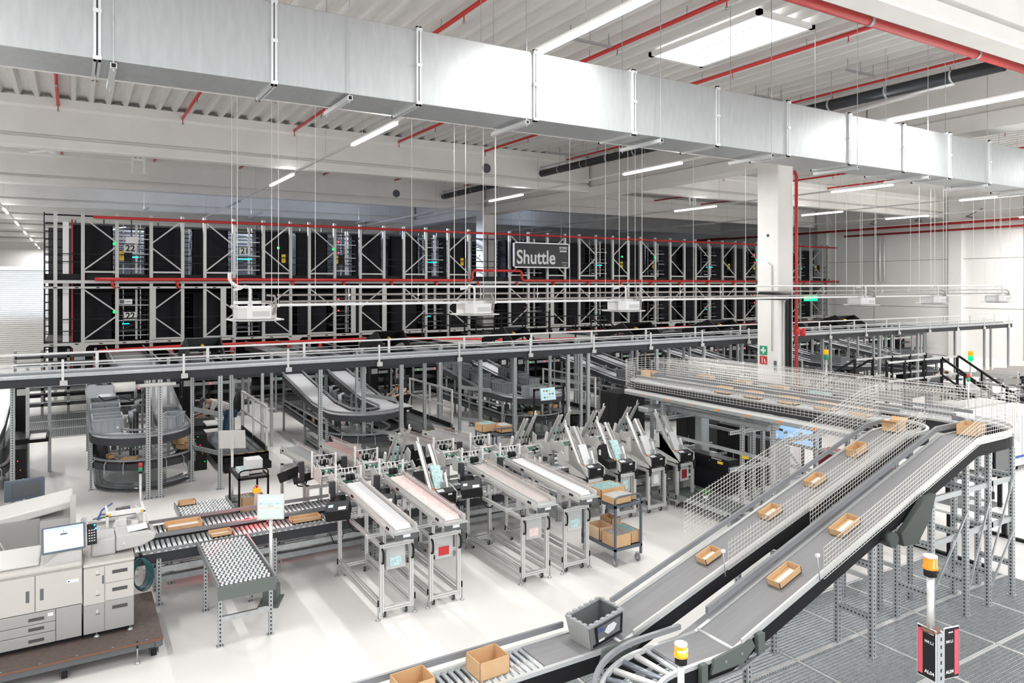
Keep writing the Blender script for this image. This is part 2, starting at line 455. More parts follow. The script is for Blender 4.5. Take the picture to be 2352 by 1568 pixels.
# ------------------------------------------------------------ red sprinkler pipes, black drain pipes
PX = [(-4.0, 'over the far left corner'), (-.34, 'first to the left of the lit track'), (2.97, 'second, crossing behind the duct'), (6.43, 'beside the long lit track'), (10.2, 'between the lit track and roof light'),
      (13.8, 'just right of the roof light'), (17.7, 'beside the black drain pipe'), (23, 'first in the right bay'), (27, 'second in the right bay'), (31, 'third in the right bay'), (35, 'fourth in the right bay')]
for x, d in PX:
    t = thing('sprinkler_pipe', 'red sprinkler pipe under the roof, ' + d, 'sprinkler pipe', (x, 0, 9.6), 0, 'red sprinkler pipes under the roof')
    MB().tube([(0, 7.2, 0), (0, 42, 0)], .045, 8, 'red').build('pipe', t)
    p0 = MB().tube([(0, 0, -.04), (0, 0, -.16)], .012, 5, 'red').tube([(0, 0, -.15), (0, 0, -.2)], .03, 6, 'galv').build('sprinkler_head', t); p0.location.y = 9.3
    p1 = MB().tube([(0, 0, 0), (0, 0, .2)], .01, 4, 'galv').build('hanger_rod', t); p1.location.y = 10.3
    for k in range(1, 7): part_at(p0, (0, 9.3 + k * 3.1, 0)); part_at(p1, (0, 10.3 + k * 3.1, 0))
t = thing('sprinkler_main', 'thick red sprinkler main pipe beside the near roof beam', 'sprinkler pipe')
MB().tube([(-12, 7.3, 8.8), (18.6, 7.3, 8.8)], .085, 10, 'red').build('pipe', t)
m = MB()
for k in range(9): m.tube([(-9 + k * 3.4, 7.3, 8.8), (-9 + k * 3.4, 7.3, 9.8)], .01, 4, 'galv'); m.tube([(-9.04 + k * 3.4, 7.3, 8.8), (-8.96 + k * 3.4, 7.3, 8.8)], .095, 10, 'galv')
m.build('clamps', t)
for k, (y0, y1, d) in enumerate(((7.6, 24.95, 'nearer, running over the duct to the third beam'), (25.4, 34.1, 'farther, between the third and fourth beams'))):
    t = thing('drain_pipe', 'thick black drain pipe under the roof, ' + d, 'drain pipe', (16.5, 0, 8.95), 0, 'black drain pipes')
    MB().tube([(0, y0, 0), (0, y1, 0)], .14, 14, 'pipe_black').build('pipe', t)
    m = MB(); y = y0 + 1
    while y < y1: m.tube([(0, y, 0), (0, y + .05, 0)], .15, 14, 'galv'); m.tube([(0, y, .1), (0, y, .85)], .008, 4, 'galv'); y += 1.5
    m.box(-.06, -.02, y0, y1, .22, .26, 'galv'); m.build('clamps', t)
m = MB()
for (x, y) in ((9.3, 9.2), (9.3, 12.2), (13.1, 8.4), (16.2, 10.6), (16.2, 13.3), (16.4, 20.4), (16.2, 23.2)):
    t = tag(MB().box(x - .55, x + .55, y - .03, y + .03, 9.45, 9.5, 'galv').tube([(x - .5, y, 9.5), (x - .5, y, 9.75)], .012, 4).tube([(x, y, 9.5), (x, y, 9.75)], .012, 4).tube([(x + .5, y, 9.5), (x + .5, y, 9.75)], .012, 4).build('support_rail'), 'grey support rail under the roof, ' + ('left of the roof light', 'behind and left of the roof light', 'right of the roof light', 'beside the near black pipe', 'beside the near black pipe, above the duct', 'beside the black pipe, below the duct', 'at the far end of the near black pipe')[((9.3, 9.2), (9.3, 12.2), (13.1, 8.4), (16.2, 10.6), (16.2, 13.3), (16.4, 20.4), (16.2, 23.2)).index((x, y))], 'bracket', 'short support rails under the roof')
t = tag(MB().tube([(18.3, 9.5, 9.3), (18.3, 13.4, 9.1), (18.6, 13.6, 9.1), (18.8, 13.6, 9.4)], .09, 10, 'duct_rail').build('foil_pipe'), 'short foil wrapped pipe beside the black drain pipe', 'pipe')
# wall pipes on the right
t = thing('sprinkler_pipe', 'red sprinkler pipe running along the right wall, upper and thicker', 'sprinkler pipe', group='red pipes on the right wall')
MB().tube([(46.5, 46, 8.2), (46.5, 8, 8.2)], .11, 8, 'red_dark').build('pipe', t)
t = thing('sprinkler_pipe', 'red sprinkler pipe running along the right wall, lower and thinner', 'sprinkler pipe', group='red pipes on the right wall')
MB().tube([(46.3, 31.5, 7.75), (46.3, 8, 7.75)], .07, 8, 'red_dark').build('pipe', t)
for k in range(6):
    y = 29.5 - 3.1 * k
    tag(MB().box(46.1, 46.8, y - .03, y + .03, 8.45, 8.5, 'slate').beam((46.15, y, 8.5), (46.75, y - .6, 8.95), .05, .05, 'slate').build('wall_bracket'), 'dark triangular bracket on the right wall above the red pipes, %s from the racking' % ('first', 'second', 'third', 'fourth', 'fifth', 'sixth')[k], 'bracket', 'triangular brackets on the right wall')
tag(MB().tube([(46.45, 29, 4.6), (46.45, 29, 7.6)], .07, 8, 'white_metal').tube([(46.45, 28.7, 4.6), (46.45, 28.7, 7.6)], .05, 8).build('riser_pipe'), 'pair of thin vertical white pipes on the right wall', 'pipe')
# column pipes and signs
t = thing('sprinkler_riser', 'red vertical sprinkler pipe down the right side of the column', 'sprinkler pipe')
MB().tube([(20.1, 15.5, 8.0), (19.75, 15.2, 8.0), (19.69, 15.08, 7.85), (19.69, 15.08, 0)], .05, 10, 'red').build('pipe', t)
MB().tube([(19.69, 15.08, 2.8), (19.69, 15.08, 3.05)], .09, 10, 'red').tube([(19.69, 15.08, 2.95), (20.0, 15.08, 2.95)], .06, 8).tube([(20.0, 15.08, 2.75), (20.0, 15.08, 3.0)], .09, 8).build('valve', t)
tag(MB().tube([(19.38, 15.07, 0), (19.38, 15.07, 3.95), (19.3, 14.95, 4.1), (17.2, 14.8, 4.15)], .05, 8, 'pipe_black').build('insulated_pipe'), 'thick black insulated pipe down the column, right one', 'pipe')
tag(MB().tube([(19.22, 15.07, 0), (19.22, 15.07, 3.8), (19.1, 14.95, 3.95), (15.8, 14.8, 4.02)], .045, 8, 'pipe_black').build('insulated_pipe'), 'thick black insulated pipe down the column, left one', 'pipe')
tag(MB().tube([(18.86, 15.35, 2.3), (18.86, 15.35, 5.0), (18.86, 15.5, 5.1)], .015, 6, 'galv').tube([(19.06, 15.1, .5), (19.06, 15.1, 3.9)], .015, 6).build('conduit'), 'thin grey cable conduit running up the column', 'conduit')
t = thing('first_aid_sign', 'green sign with a white cross on the column', 'sign', (18.89, 15.7, 2.3))
MB().box(-.01, 0, -.14, .14, -.14, .14, 'green').build('plate', t)
MB().box(-.014, -.01, -.035, .035, -.1, .1, 'paper').box(-.0145, -.01, -.1, -.035, -.035, .035).box(-.0145, -.01, .035, .1, -.035, .035).build('cross', t)
t = thing('fire_hose_sign', 'red fire sign on the column below the green one', 'sign', (18.89, 15.7, 1.97))
MB().box(-.01, 0, -.14, .14, -.12, .14, 'red').build('plate', t)
MB().box(-.014, -.01, .02, .06, -.08, .08, 'paper').tube([(-.012, .04, .08), (-.012, .04, .1)], .03, 8).beam((-.012, -.08, -.08), (-.012, -.04, .06), .004, .04, 'paper').build('symbol', t)
tag(MB().box(18.86, 18.9, 15.2, 15.28, 1.65, 2.0, 'blue_steel').build('wall_socket'), 'dark blue socket strip low on the column', 'socket')

# ============================================================ SHUTTLE RACKING (far)
RY = 32.3
starts = [(.36, 'a'), (4.7, 'a'), (9.02, 'a'), (13.52, 'a'), (19.4, 'a'), (23.86, 'a'), (28.25, 'a'), (32.68, 'a'), (37.01, 'a'), (41.4, 'a')]
rack = thing('shuttle_racking', 'huge black and grey shuttle racking with two levels filling the hall behind', 'racking', (0, RY, 0))
p_up = MB().box(-.062, .062, -.06, .06, 0, 7.15, 'rack_post').box(-.015, .015, -.066, -.06, 0, 7.15, 'galv').build('upright', rack)
first = True
UPX = [-.53]
for s0, _ in starts: UPX += [s0, s0 + 1.15, s0 + 2.35, s0 + 3.5]
UPX += [45.5]
for x in UPX:
    if first: p_up.location = (x, 0, 0); first = False
    else: part_at(p_up, (x, 0, 0))
def mk_brace(d, zb, zt):
    m = MB()
    if 1:
        zm = (zb + zt) / 2; a, b = (0, 1.15) if d > 0 else (1.15, 0)
        m.beam((a, -.02, zt - .02), (b, -.02, zm + .07), .05, .06, 'rack_post', (0, 1, 0)); m.beam((b, -.02, zm - .07), (a, -.02, zb + .02), .05, .06, 'rack_post', (0, 1, 0))
        m.box(0, 1.15, -.05, 0, zb - .05, zb + .02)
    return m.build('cross_brace', rack)
bA, bB, bC, bD = mk_brace(1, 2.25, 4.25), mk_brace(-1, 2.25, 4.25), mk_brace(1, 4.9, 7.0), mk_brace(-1, 4.9, 7.0)
pan0 = MB().box(0, 1.42, 0, .06, 4.72, 6.72, 'black_panel').box(.70, .715, -.004, 0, 4.72, 6.72, 'black').box(0, 1.42, -.004, 0, 5.2, 5.215).box(0, 1.42, -.004, 0, 5.8, 5.815).box(0, 1.42, 0, .3, 6.70, 6.72, 'black_panel').box(1.38, 1.42, 0, .9, 4.72, 6.72).box(0, .04, 0, .9, 4.72, 6.72).build('cladding_panel', rack)
pan1 = MB().box(0, 1.42, 0, .06, 2.2, 4.0, 'black_panel').box(.70, .715, -.004, 0, 2.2, 4.0, 'black').box(0, 1.42, -.004, 0, 2.6, 2.615).box(0, 1.42, -.004, 0, 3.2, 3.215).box(1.38, 1.42, 0, .9, 2.2, 4.0, 'black_panel').box(0, .04, 0, .9, 2.2, 4.0).build('cladding_panel', rack)
fst = True
n22 = 22
for k, (s0, _) in enumerate(starts):
    for j, (bx, br) in enumerate(((s0, bA), (s0 + 2.35, bB))):
        for b_ in ((br, bC) if j == 0 else (br, bD)):
            if fst: b_.location = (bx, 0, 0)
            else: part_at(b_, (bx, 0, 0))
        for pan in (pan0, pan1):
            xx = bx - .38 + .25 * j + (.62 if k == 4 and j == 0 else 0)
            if fst and j == 0: pan.location = (xx, .75, 0)
            else: part_at(pan, (xx, .75, 0))
    fst = False
    # aisle equipment between the braced bays
    ax = s0 + 1.2
    for zl in (2.2, 4.85):
        m = MB().box(.62, .70, .5, .6, zl, zl + 2.0, 'rack_post').box(.80, .84, .7, .8, zl, zl + 2.0, 'galv').box(.2, .23, .9, .93, zl, zl + 2, 'galv')
        for q in range(9): m.box(.02, 1.1, .45 + .1 * (q % 3), .5 + .1 * (q % 3), zl + .15 + q * .2, zl + .19 + q * .2, ('galv', 'slate', 'black')[q % 3])
        for q in range(5): m.beam((.1, 1.3 + q * .5, zl + .3), (1.0, 1.3 + q * .5, zl + .3 + .35 * (q % 2)), .04, .04, 'slate')
        o = m.build('lift_mast', rack); o.location = (ax, 0, 0)
        if k == 0 or k % 2: at(MB().box(.05, .62 if zl > 4 else .3, .40, .42, zl + .62, zl + .655, 'led_cyan').build('light_strip', rack), (ax + .1, 0, 0))
        else: at(MB().tube([(.15, .4, zl + 1.5), (.15, .38, zl + 1.5)], .05, 8, 'led_red').tube([(.15, .4, zl + 1.0), (.15, .38, zl + 1.0)], .04, 8).build('signal_lamp', rack), (ax + .1, 0, 0))
        if k in (0, 1, 2, 5, 6, 8) and zl > 4 or k == 0: at(MB().tube([(0, -.1, zl + .98), (0, -.13, zl + .98)], .055, 10, 'led_green').build('status_lamp', rack), (s0 + 1.05 + (1.9 if k % 2 else 0), 0, .15))
    m = MB().box(0, .16, .3, .36, 5.35, 5.72, 'yellow').tube([(.08, .3, 5.58), (.08, .28, 5.58)], .03, 8, 'black').box(.16, .45, .3, .36, 5.3, 5.75, 'black').build('control_box', rack)
    m.location = (s0 + 1.25 if k % 2 == 0 else s0 + 3.2, 0, 0)
    if k in (0, 1):
        for z, nm in ((5.82, str(22 - k)), (3.15, str(22 - k))):
            o = MB().box(-.22, .22, -.02, 0, -.16, .16, 'light_grey').build('number_plate', rack); o.location = (s0 + 1.62, .2, z)
            text('plate_number', nm, .34, 'black', (0, -.025, 0), (R(90), 0, 0), o, offs=.008)
    if k == 0:
        o = MB().box(-.22, .22, 0, .02, -.13, .13, 'paper').build('notice', rack); o.location = (s0 + 1.68, .2, 6.16)
        o = MB().box(-.24, .24, 0, .02, -.1, .1, 'paper').box(-.2, -.04, -.005, 0, -.07, .07, 'slate').beam((0, -.003, 0), (.2, -.003, 0), .03, .006, 'slate', (0, 1, 0)).build('exit_plate', rack); o.location = (s0 + 1.45, .15, 3.72)
# decks, beams and rails
X0, X1 = -.9, 45.9
m = MB().box(X0, X1, -.1, .1, 4.44, 4.56, 'rack_post'); m.build('deck_beam', rack)
m = MB().box(X0, X1, -.14, -.06, 4.24, 4.32, 'rack_post'); x = X0 + .3
while x < X1: m.box(x, x + .12, -.145, -.14, 4.26, 4.30, 'black'); x += .7
m.build('cable_tray', rack)
MB().box(X0, X1, .1, 13, 4.56, 4.80, 'black').build('upper_deck', rack)
MB().box(X0, X1, .1, 13, 2.02, 2.18, 'black').build('lower_dark_deck', rack)  # black slab added to block light and keep the space below dark
MB().box(X0, X1, 6.4, 6.45, 0, 6.95, 'black').build('dark_backdrop', rack)  # added black sheet standing in for the darkness inside the racking
m = MB().box(X0, X1, -.14, .02, 2.08, 2.18, 'rack_post'); x = X0 + .2
while x < X1: m.box(x, x + .12, -.145, -.14, 2.11, 2.15, 'black'); x += .8
m.build('deck_beam', rack)
m = MB()
for z in (5.25, 5.55, 3.05, 2.6): m.box(X0, X1, .12, .15, z, z + .035, 'black')
m.build('guard_rail', rack)
m = MB().box(X0, X1, -.02, .06, 7.0, 7.05, 'black')
for q in range(3): m.box(X0, X1, 1.2 + q * 1.3, 1.26 + q * 1.3, 6.75 + .1 * q, 6.82 + .1 * q, 'slate')
m.build('top_rail', rack)
m = MB()
for q in range(46):
    x = q * 1.0 + .1
    m.box(x, x + .05, 1.8, 1.85, 4.8, 7.0 + (q % 3) * .06, 'slate'); m.box(x + .4, x + .44, 3.2, 3.24, 4.8, 6.9, 'galv')
    if q % 2: m.beam((x, 2.4, 6.6), (x + .9, 3.4, 6.9), .03, .05, 'galv')
m.build('rear_upright', rack)
m = MB()
for q in range(9): m.box(X0 + 1, X1 - .5, 2.0 + (q % 3) * .4, 2.04 + (q % 3) * .4, 5.0 + q * .2, 5.04 + q * .2, 'slate'); m.box(X0 + 1, X1 - .5, 2.0 + (q % 3) * .4, 2.03 + (q % 3) * .4, 2.4 + q * .2, 2.43 + q * .2, 'slate')
m.build('shelf_rail', rack)
for k, x in enumerate((-.35, 5.3, 10.9, 12.4, 21.9)):
    MB().box(x + (3.0 if k == 0 else 0), x + .22 + (3.0 if k == 0 else 0), -.12, -.08, 2.2, 4.24, 'rack_post').build('cable_duct', rack)
m = MB().box(-.78, -.55, .2, .3, 0, 7.0, 'pale_blue')
m = MB()
for q in range(22): m.box(-.88, -.2, .35, .4, .4 + q * .3, .44 + q * .3, 'black')
m.box(-.9, -.86, -.05, .5, 0, 7.1, 'black'); m.box(-.3, -.1, .3, .34, 2.2, 6.8, 'white_metal'); m.box(-.02, .04, .3, .36, 1.0, 6.9, 'red_dark')
m.build('end_frame', rack)
for x in (.25, 4.25, 8.35, 12.6, 22.2, 26.4, 30.6, 35, 39.2, 43.4):
    MB().prism([(x - .35, 2.1), (x + .35, 2.1), (x + .22, 2.0), (x + .18, 1.7), (x - .18, 1.7), (x - .22, 2.0)], -.17, -.12, 'y', 'rack_post').box(x - .18, x + .18, -.2, -.1, 1.4, 1.7, 'galv').build('beam_gusset', rack)
# pipes on the racking
t = thing('sprinkler_pipe', 'red sprinkler pipe along the top of the racking', 'sprinkler pipe')
MB().tube([(.7, RY - .2, 6.98), (46.3, RY - .2, 6.98)], .06, 8, 'red').build('pipe', t)
t = thing('sprinkler_pipe', 'red sprinkler pipe at mid height of the racking, stepping up round the column', 'sprinkler pipe')
MB().tube([(.75, RY - .25, 4.6), (17.0, RY - .25, 4.6), (17.1, RY - .25, 4.7), (17.1, RY - .25, 5.0), (17.2, RY - .25, 5.1), (19.9, RY - .25, 5.1), (20.0, RY - .25, 5.0), (20.0, RY - .25, 4.7), (20.1, RY - .25, 4.6), (46.4, RY - .25, 4.6)], .07, 8, 'red').build('pipe', t)
m0 = MB().tube([(0, 0, 0), (0, 0, -.22)], .06, 8, 'red').tube([(0, 0, -.2), (.1, 0, -.3)], .05, 8).build('pipe_bracket', t); m0.location = (1.35, RY - .2, 4.55)
for k in range(1, 20): part_at(m0, (1.35 + 2.3 * k, RY - .2, 4.55))
t = thing('sprinkler_pipe', 'red sprinkler pipe below the racking lower beam with dropped branches', 'sprinkler pipe')
MB().tube([(.75, RY - .35, .5), (.75, RY - .35, 1.7), (.9, RY - .35, 1.85), (4.0, RY - .35, 1.92), (12.6, RY - .35, 1.9), (12.9, RY - .4, 1.9), (17.6, RY - 5.0, 1.9), (20.0, RY - 5.0, 1.9)], .07, 8, 'red').build('pipe', t)
MB().tube([(22.6, RY - .35, 1.85), (46.2, RY - .35, 1.85)], .07, 8, 'red').build('pipe', t)
m0 = MB().tube([(0, 0, 0), (0, 0, -.35)], .06, 8, 'red').tube([(-.09, 0, -.15), (.09, 0, -.15)], .05, 8).build('valve', t); m0.location = (1.3, RY - .4, 1.85)
for x in (3.4, 5.7, 8, 9.4, 11.6, 24.2, 26.5, 28.8, 33, 37, 41): part_at(m0, (x, RY - .4, 1.85))
# the sign
t = thing('hanging_sign', 'dark sign reading Shuttle in front of the racking', 'sign', (21.05, 31.75, 5.92))
MB().box(-1.7, 1.7, 0, .05, -.63, .63, 'charcoal').build('board', t)
m = MB().box(-1.75, 1.75, -.03, .06, .60, .66, 'white_metal').box(-1.75, 1.75, -.03, .06, -.66, -.60).box(-1.75, -1.69, -.03, .06, -.66, .66).box(1.69, 1.75, -.03, .06, -.66, .66).build('frame', t)
text('lettering', 'Shuttle', 1.0, 'paper', (-.36, -.02, -.14), (R(90), 0, 0), t, offs=.019, sx=.86)
text('logo', 'arvato', .20, 'paper', (1.35, -.02, .44), (R(90), 0, 0), t, offs=.006)
text('logo_line', 'BERTELSMANN', .075, 'paper', (1.35, -.02, .32), (R(90), 0, 0), t)
MB().box(1.13, 1.57, -.02, 0, .2, .27, 'paper').build('logo_bar', t)
text('small_text', 'Module 3', .10, 'paper', (1.45, -.02, -.36), (R(90), 0, 0), t)
text('small_text', 'Level 1', .10, 'paper', (1.45, -.02, -.50), (R(90), 0, 0), t)
MB().tube([(-1.3, .1, .6), (-1.3, .1, 3.86)], .01, 5, 'galv').tube([(1.3, .1, .6), (1.3, .1, 3.86)], .01, 5).build('hanger', t)
# landing with stairs before the racking
t = thing('stair_landing', 'black steel landing with handrails below the Shuttle sign', 'staircase', (14.2, 27.3, 0))
MB().box(0, 7.5, 0, 4.7, 1.72, 1.85, 'black').box(0, 7.5, .02, 4.7, 1.85, 1.87, 'light_grey').build('deck', t)
m = MB()
for q in range(6):
    for y in (.05, 4.4): m.box(q * 1.45, q * 1.45 + .05, y, y + .05, 1.85, 2.95, 'black')
for y in (.05, 4.4):
    for z in (2.4, 2.92): m.box(0, 7.3, y, y + .05, z, z + .05)
m.build('handrail', t)
m = MB()
for q in range(9): m.box(7.5 + q * .27, 7.78 + q * .27, .1, 1.1, 1.66 - q * .2, 1.7 - q * .2, 'slate')
m.beam((7.5, .1, 1.75), (10, .1, 0), .05, .2, 'black'); m.beam((7.5, 1.1, 1.75), (10, 1.1, 0), .05, .2)
m.build('steps', t)
m = MB()
for y in (.1, 1.1):
    m.beam((7.4, y, 2.92), (10, y, 1.05), .05, .05, 'black'); m.beam((7.4, y, 2.4), (10, y, .55), .05, .05)
    for q in range(4): m.box(7.5 + q * .83, 7.55 + q * .83, y - .02, y + .03, 1.7 - q * .58, 2.88 - q * .6)
m.build('stair_rail', t)
for x in (0, 2.4, 4.8, 7.3): MB().box(x, x + .1, 0, .1, 0, 1.72, 'black').build('leg', t)

# ============================================================ HUMIDIFIER UNITS AND THEIR PIPES
hum = thing('air_humidifier', 'h', 'humidifier', (0, 0, 3.72), 0, 'humidifier units hung from the roof')
m = MB()
octo = [(-.36, -.22), (-.22, -.36), (.22, -.36), (.36, -.22), (.36, .22), (.22, .36), (-.22, .36), (-.36, .22)]
m.prism(octo, .02, .25, 'z', 'white_metal'); m.build('body', hum)
MB().prism([(a * 1.35, b * 1.35) for a, b in octo], -.012, .012, 'z', 'light_grey').prism([(a * .9, b * .9) for a, b in octo], -.035, -.012, 'z', 'slate').build('drip_tray', hum)
MB().box(-.12, .2, -.365, -.36, .07, .17, 'light_grey').build('cover_plate', hum)
MB().tube([(-.14, -.25, .25), (-.14, -.25, .58), (-.17, -.22, .64), (-.23, -.2, .65), (-.3, -.15, .6), (-.42, -.1, .57)], .025, 8, 'hose_white').tube([(-.14, -.25, .2), (-.14, -.25, .3)], .045, 8).build('water_hose', hum)
MB().tube([(.26, -.32, .1), (.3, -.32, .12), (.33, -.3, .2), (.33, -.25, .4), (.32, -.2, .46), (.2, -.1, .47)], .022, 8, 'hose_grey').build('return_pipe', hum)
MB().tube([(.22, -.32, .1), (.25, -.32, .14), (.27, -.3, .2), (.27, -.25, .3), (.25, -.2, .34), (.1, -.1, .345)], .022, 8, 'hose_grey').build('return_pipe', hum)
MB().box(-.40, .30, -.02, .02, .30, .36, 'white_metal').box(-.4, -.36, -.3, .3, .24, .28).box(.36, .40, -.3, .3, .24, .28).build('bracket', hum)
for a, b in ((-.38, -.28), (.38, -.28), (-.38, .28), (.38, .28)):
    o = MB().tube([(0, 0, .25), (0, 0, 6.03)], .006, 4, 'wire').build('suspension_wire', hum); o.location = (a, b, 0)
HX = [(3.05, 'leftmost'), (7.9, 'second from the left'), (12.3, 'left of the column'), (22.5, 'first to the right of the column'), (26.8, 'second to the right of the column'), (31.4, 'rightmost, near the wall')]
for k, (x, d) in enumerate(HX):
    l = 'white humidifier unit with hoses hung on wires, ' + d
    if k == 0: hum.location = (x, 14.7, 3.72); hum['label'] = l
    else: dup(hum, (x, 14.7, 3.72), label=l)
tag(MB().tube([(2.55, 14.55, 4.62), (2.55, 14.55, 4.5), (2.6, 14.55, 4.42), (2.7, 14.55, 4.36), (2.85, 14.55, 4.35), (32.5, 14.55, 4.35)], .03, 8, 'hose_white').build('water_pipe'), 'long white water pipe above the humidifiers, topmost', 'pipe')
t = thing('return_line', 'long grey pipe above the humidifiers, just under the white one', 'pipe')
MB().tube([(3.45, 14.6, 4.19), (32, 14.6, 4.19)], .02, 6, 'hose_grey').build('pipe', t)
t = thing('return_line', 'long grey pipe on a white rail above the humidifiers, lowest', 'pipe')
MB().tube([(3.5, 14.6, 4.06), (32, 14.6, 4.06)], .022, 6, 'hose_grey').build('pipe', t)
MB().box(3.4, 32, 14.56, 14.66, 3.97, 4.02, 'white_metal').build('support_rail', t)
o0 = MB().tube([(0, 0, 0), (0, 0, .4)], .008, 4, 'wire').box(-.03, .03, -.03, .03, -.02, .02, 'white_metal').box(-.02, .02, -.03, .03, .17, .21).build('clamp', t); o0.location = (4.9, 14.6, 3.99)
for k in range(1, 18): part_at(o0, (4.9 + 1.55 * k, 14.6, 3.99))
for k in range(14):
    x = 4.2 + k * 2.1
    wd = ('between the first and second humidifier', 'between the second and third humidifier', 'left of the column', 'right of the column')[0 if x < 7.9 else 1 if x < 12.3 else 2 if x < 19 else 3]
    tag(MB().tube([(x, 14.6, 4.02), (x, 14.6, 9.75)], .005, 4, 'wire').build('suspension_wire'), 'thin steel wire holding the humidifier pipes, ' + ('first', 'second', 'third', 'fourth', 'fifth', 'sixth', 'seventh', 'eighth', 'ninth', 'tenth', 'eleventh', 'twelfth', 'thirteenth', 'last')[k] + ' from the left', 'wire', 'steel wires holding the humidifier pipes')

# ============================================================ MEZZANINE CONVEYOR ON TALL POSTS
def perf_post(parent, x, y, z0, z1, mt='post', sz=.07, name='post', foot=True):
    m = MB().box(-sz / 2, sz / 2, -sz / 2, sz / 2, 0, z1 - z0, mt)
    if foot: m.box(-sz * .9, sz * .9, -sz * .8, sz * .8, 0, .012, 'galv')
    o = m.build(name, parent); o.location = (x, y, z0); return o
mz = thing('overhead_conveyor', 'long grey overhead conveyor on tall posts spanning the hall', 'conveyor', (0, 16.6, 0))
A, B_ = -7.0, 36.8
MB().box(A, B_, 0, .05, 2.44, 2.60, 'dark_grey').box(A, B_, .75, .8, 2.44, 2.6).build('side_frame', mz)
MB().box(A, B_, .05, .75, 2.58, 2.63, 'belt_light').build('belt', mz)
MB().box(A, B_, .38, .42, 2.63, 2.68, 'rail_grey').build('centre_rail', mz)
m = MB().box(A, B_, -.03, .0, 2.60, 2.65, 'galv').box(A, B_, -.035, -.012, 2.865, 2.885, 'alu').box(A, B_, -.04, -.01, 2.72, 2.75, 'galv').box(A, B_, .81, .84, 2.98, 3.02, 'alu').box(A, B_, .81, .84, 2.74, 2.76, 'galv')
m.build('guard_rail', mz)
m0 = MB().box(-.022, .022, -.06, -.03, 2.5, 2.95, 'alu').box(-.05, .08, -.07, -.03, 2.44, 2.54, 'light_grey').build('rail_bracket', mz); m0.location = (A + .4, 0, 0)
m1 = MB().box(-.03, .03, .83, .86, 2.6, 3.02, 'alu').build('rail_bracket', mz); m1.location = (A + 1, 0, 0)
x = A + .4
while x < B_ - 2.2: x += 2.15; part_at(m0, (x, 0, 0)); part_at(m1, (x + .6, 0, 0))
m = MB(); x = A
while x < B_ - .1: m.tube([(x, .02, 2.635), (x + .09, .02, 2.635)], .014, 5, 'alu'); x += .19
m.build('roller_strip', mz)['kind'] = 'stuff'
PXs = [-3.4, -1.25, 1.34, 1.56, 2.73, 4.9, 6.9, 9.1, 10.15, 11.9, 12.6, 15.2, 17.2, 21.2, 23.6, 26.6, 29.2, 32, 34.4, 36.5]
for k, x in enumerate(PXs): perf_post(mz, x, .03, 0, 2.44, 'post_pale', .085, 'leg')
for k, x in enumerate((-1.0, 3.3, 6.2, 8.4, 12.9, 16.4, 19.8, 24.2, 27.4, 31, 36.5)): perf_post(mz, x, .77 + (1.2 if k in (1, 3) else 0), 0, 2.44, 'post_pale', .08, 'leg')
for x in (2.73, 6.9, 11.9):
    for z in (.85, 1.75): MB().beam((x, .03, z), (x + .75, -.9 + .0, z - .0), .04, .08, 'galv').build('side_brace', mz) if 0 else None
t = thing('drive_motor', 'grey gear motor hanging under the overhead conveyor', 'motor', (.35, 16.45, 2.3))
MB().tube([(0, 0, 0), (0, .3, 0)], .13, 12, 'tote_light').box(-.1, .35, -.02, .18, -.06, .1).build('gearbox', t)
MB().tube([(.35, .1, .04), (.75, .1, .04)], .1, 12, 'light_grey').tube([(.75, .1, .04), (1.5, .1, .04)], .04, 8, 'light_grey').build('motor_body', t)
MB().tube([(.1, 0, -.1), (.2, 0, -.2), (.5, 0, -.15), (.7, 0, -.25), (.9, 0, -.05)], .012, 6, 'black').build('cable', t)
# second line of conveyors before the racking
for k, (y, z, x0, x1, d) in enumerate(((19.6, 2.25, -9, 34, 'just behind the overhead conveyor'), (22.45, 1.75, 1.0, 40, 'in front of the racking feet'))):
    t = thing('tote_conveyor', 'long dark tote conveyor line ' + d, 'conveyor', (0, y, 0))
    MB().box(x0, x1, 0, .7, z, z + .06, 'slate').build('belt', t)
    MB().box(x0, x1, -.05, 0, z - .1, z + .09, 'charcoal').box(x0, x1, .7, .75, z - .1, z + .09).build('side_frame', t)
    MB().box(x0, x1, -.06, -.03, z + .28, z + .31, 'rack_post').box(x0, x1, .72, .75, z + .28, z + .31).build('guard_rail', t)
    p0 = MB().box(-.035, .035, -.04, .04, 0, z + .3, 'galv').build('leg', t); p0.location = (x0 + .5, 0, 0)
    x = x0 + .5
    while x < x1 - 2.6: x += 2.55; part_at(p0, (x, 0, 0)); part_at(p0, (x + .4, .72, 0))
# black sloping chute covers standing up behind the overhead conveyor
chs = [(3.0, 'farthest left', 0), (9.2, 'behind the standing worker', 0), (14.4, 'right of the red pipe', 0), (20.4, 'left of the column', 1), (25.6, 'right of the column', 1), (30.2, 'right of the column, middle one', 1), (35.2, 'nearest the wall', 1)]
for k, (x, d, wide) in enumerate(chs):
    t = thing('chute_cover', 'black sloping chute cover above the conveyors, ' + d, 'chute', (x, 23.3, 0))
    W = 1.6 if wide else 1.0; q = .9
    for a in (0, W):
        MB().prism([(0, 1.65), (0, 1.95), (1.2, 2.75), (2.9, 2.2), (2.9, 1.9), (1.2, 2.35)], a, a + .05, 'x', 'black').build('side_plate', t)
    MB().beam((W / 2 + .025, 1.15, 2.73), (W / 2 + .025, 2.9, 2.18), W, .03, 'slate' if k % 2 == 0 else 'black').build('top_plate', t)
    MB().beam((W / 2, .0, 1.7), (W / 2, 2.9, 1.9), W, .04, 'belt').build('belt', t)
    MB().tube([(W * .5, 1.3, 2.5), (W * .5, 1.1, 2.45)], .05, 8, 'yellow').build('sensor', t)
    for a in (.1, W - .1):
        for b in (.2, 2.6): MB().box(a - .03, a + .03, b - .03, b + .03, 0, 1.8, 'black').build('leg', t)

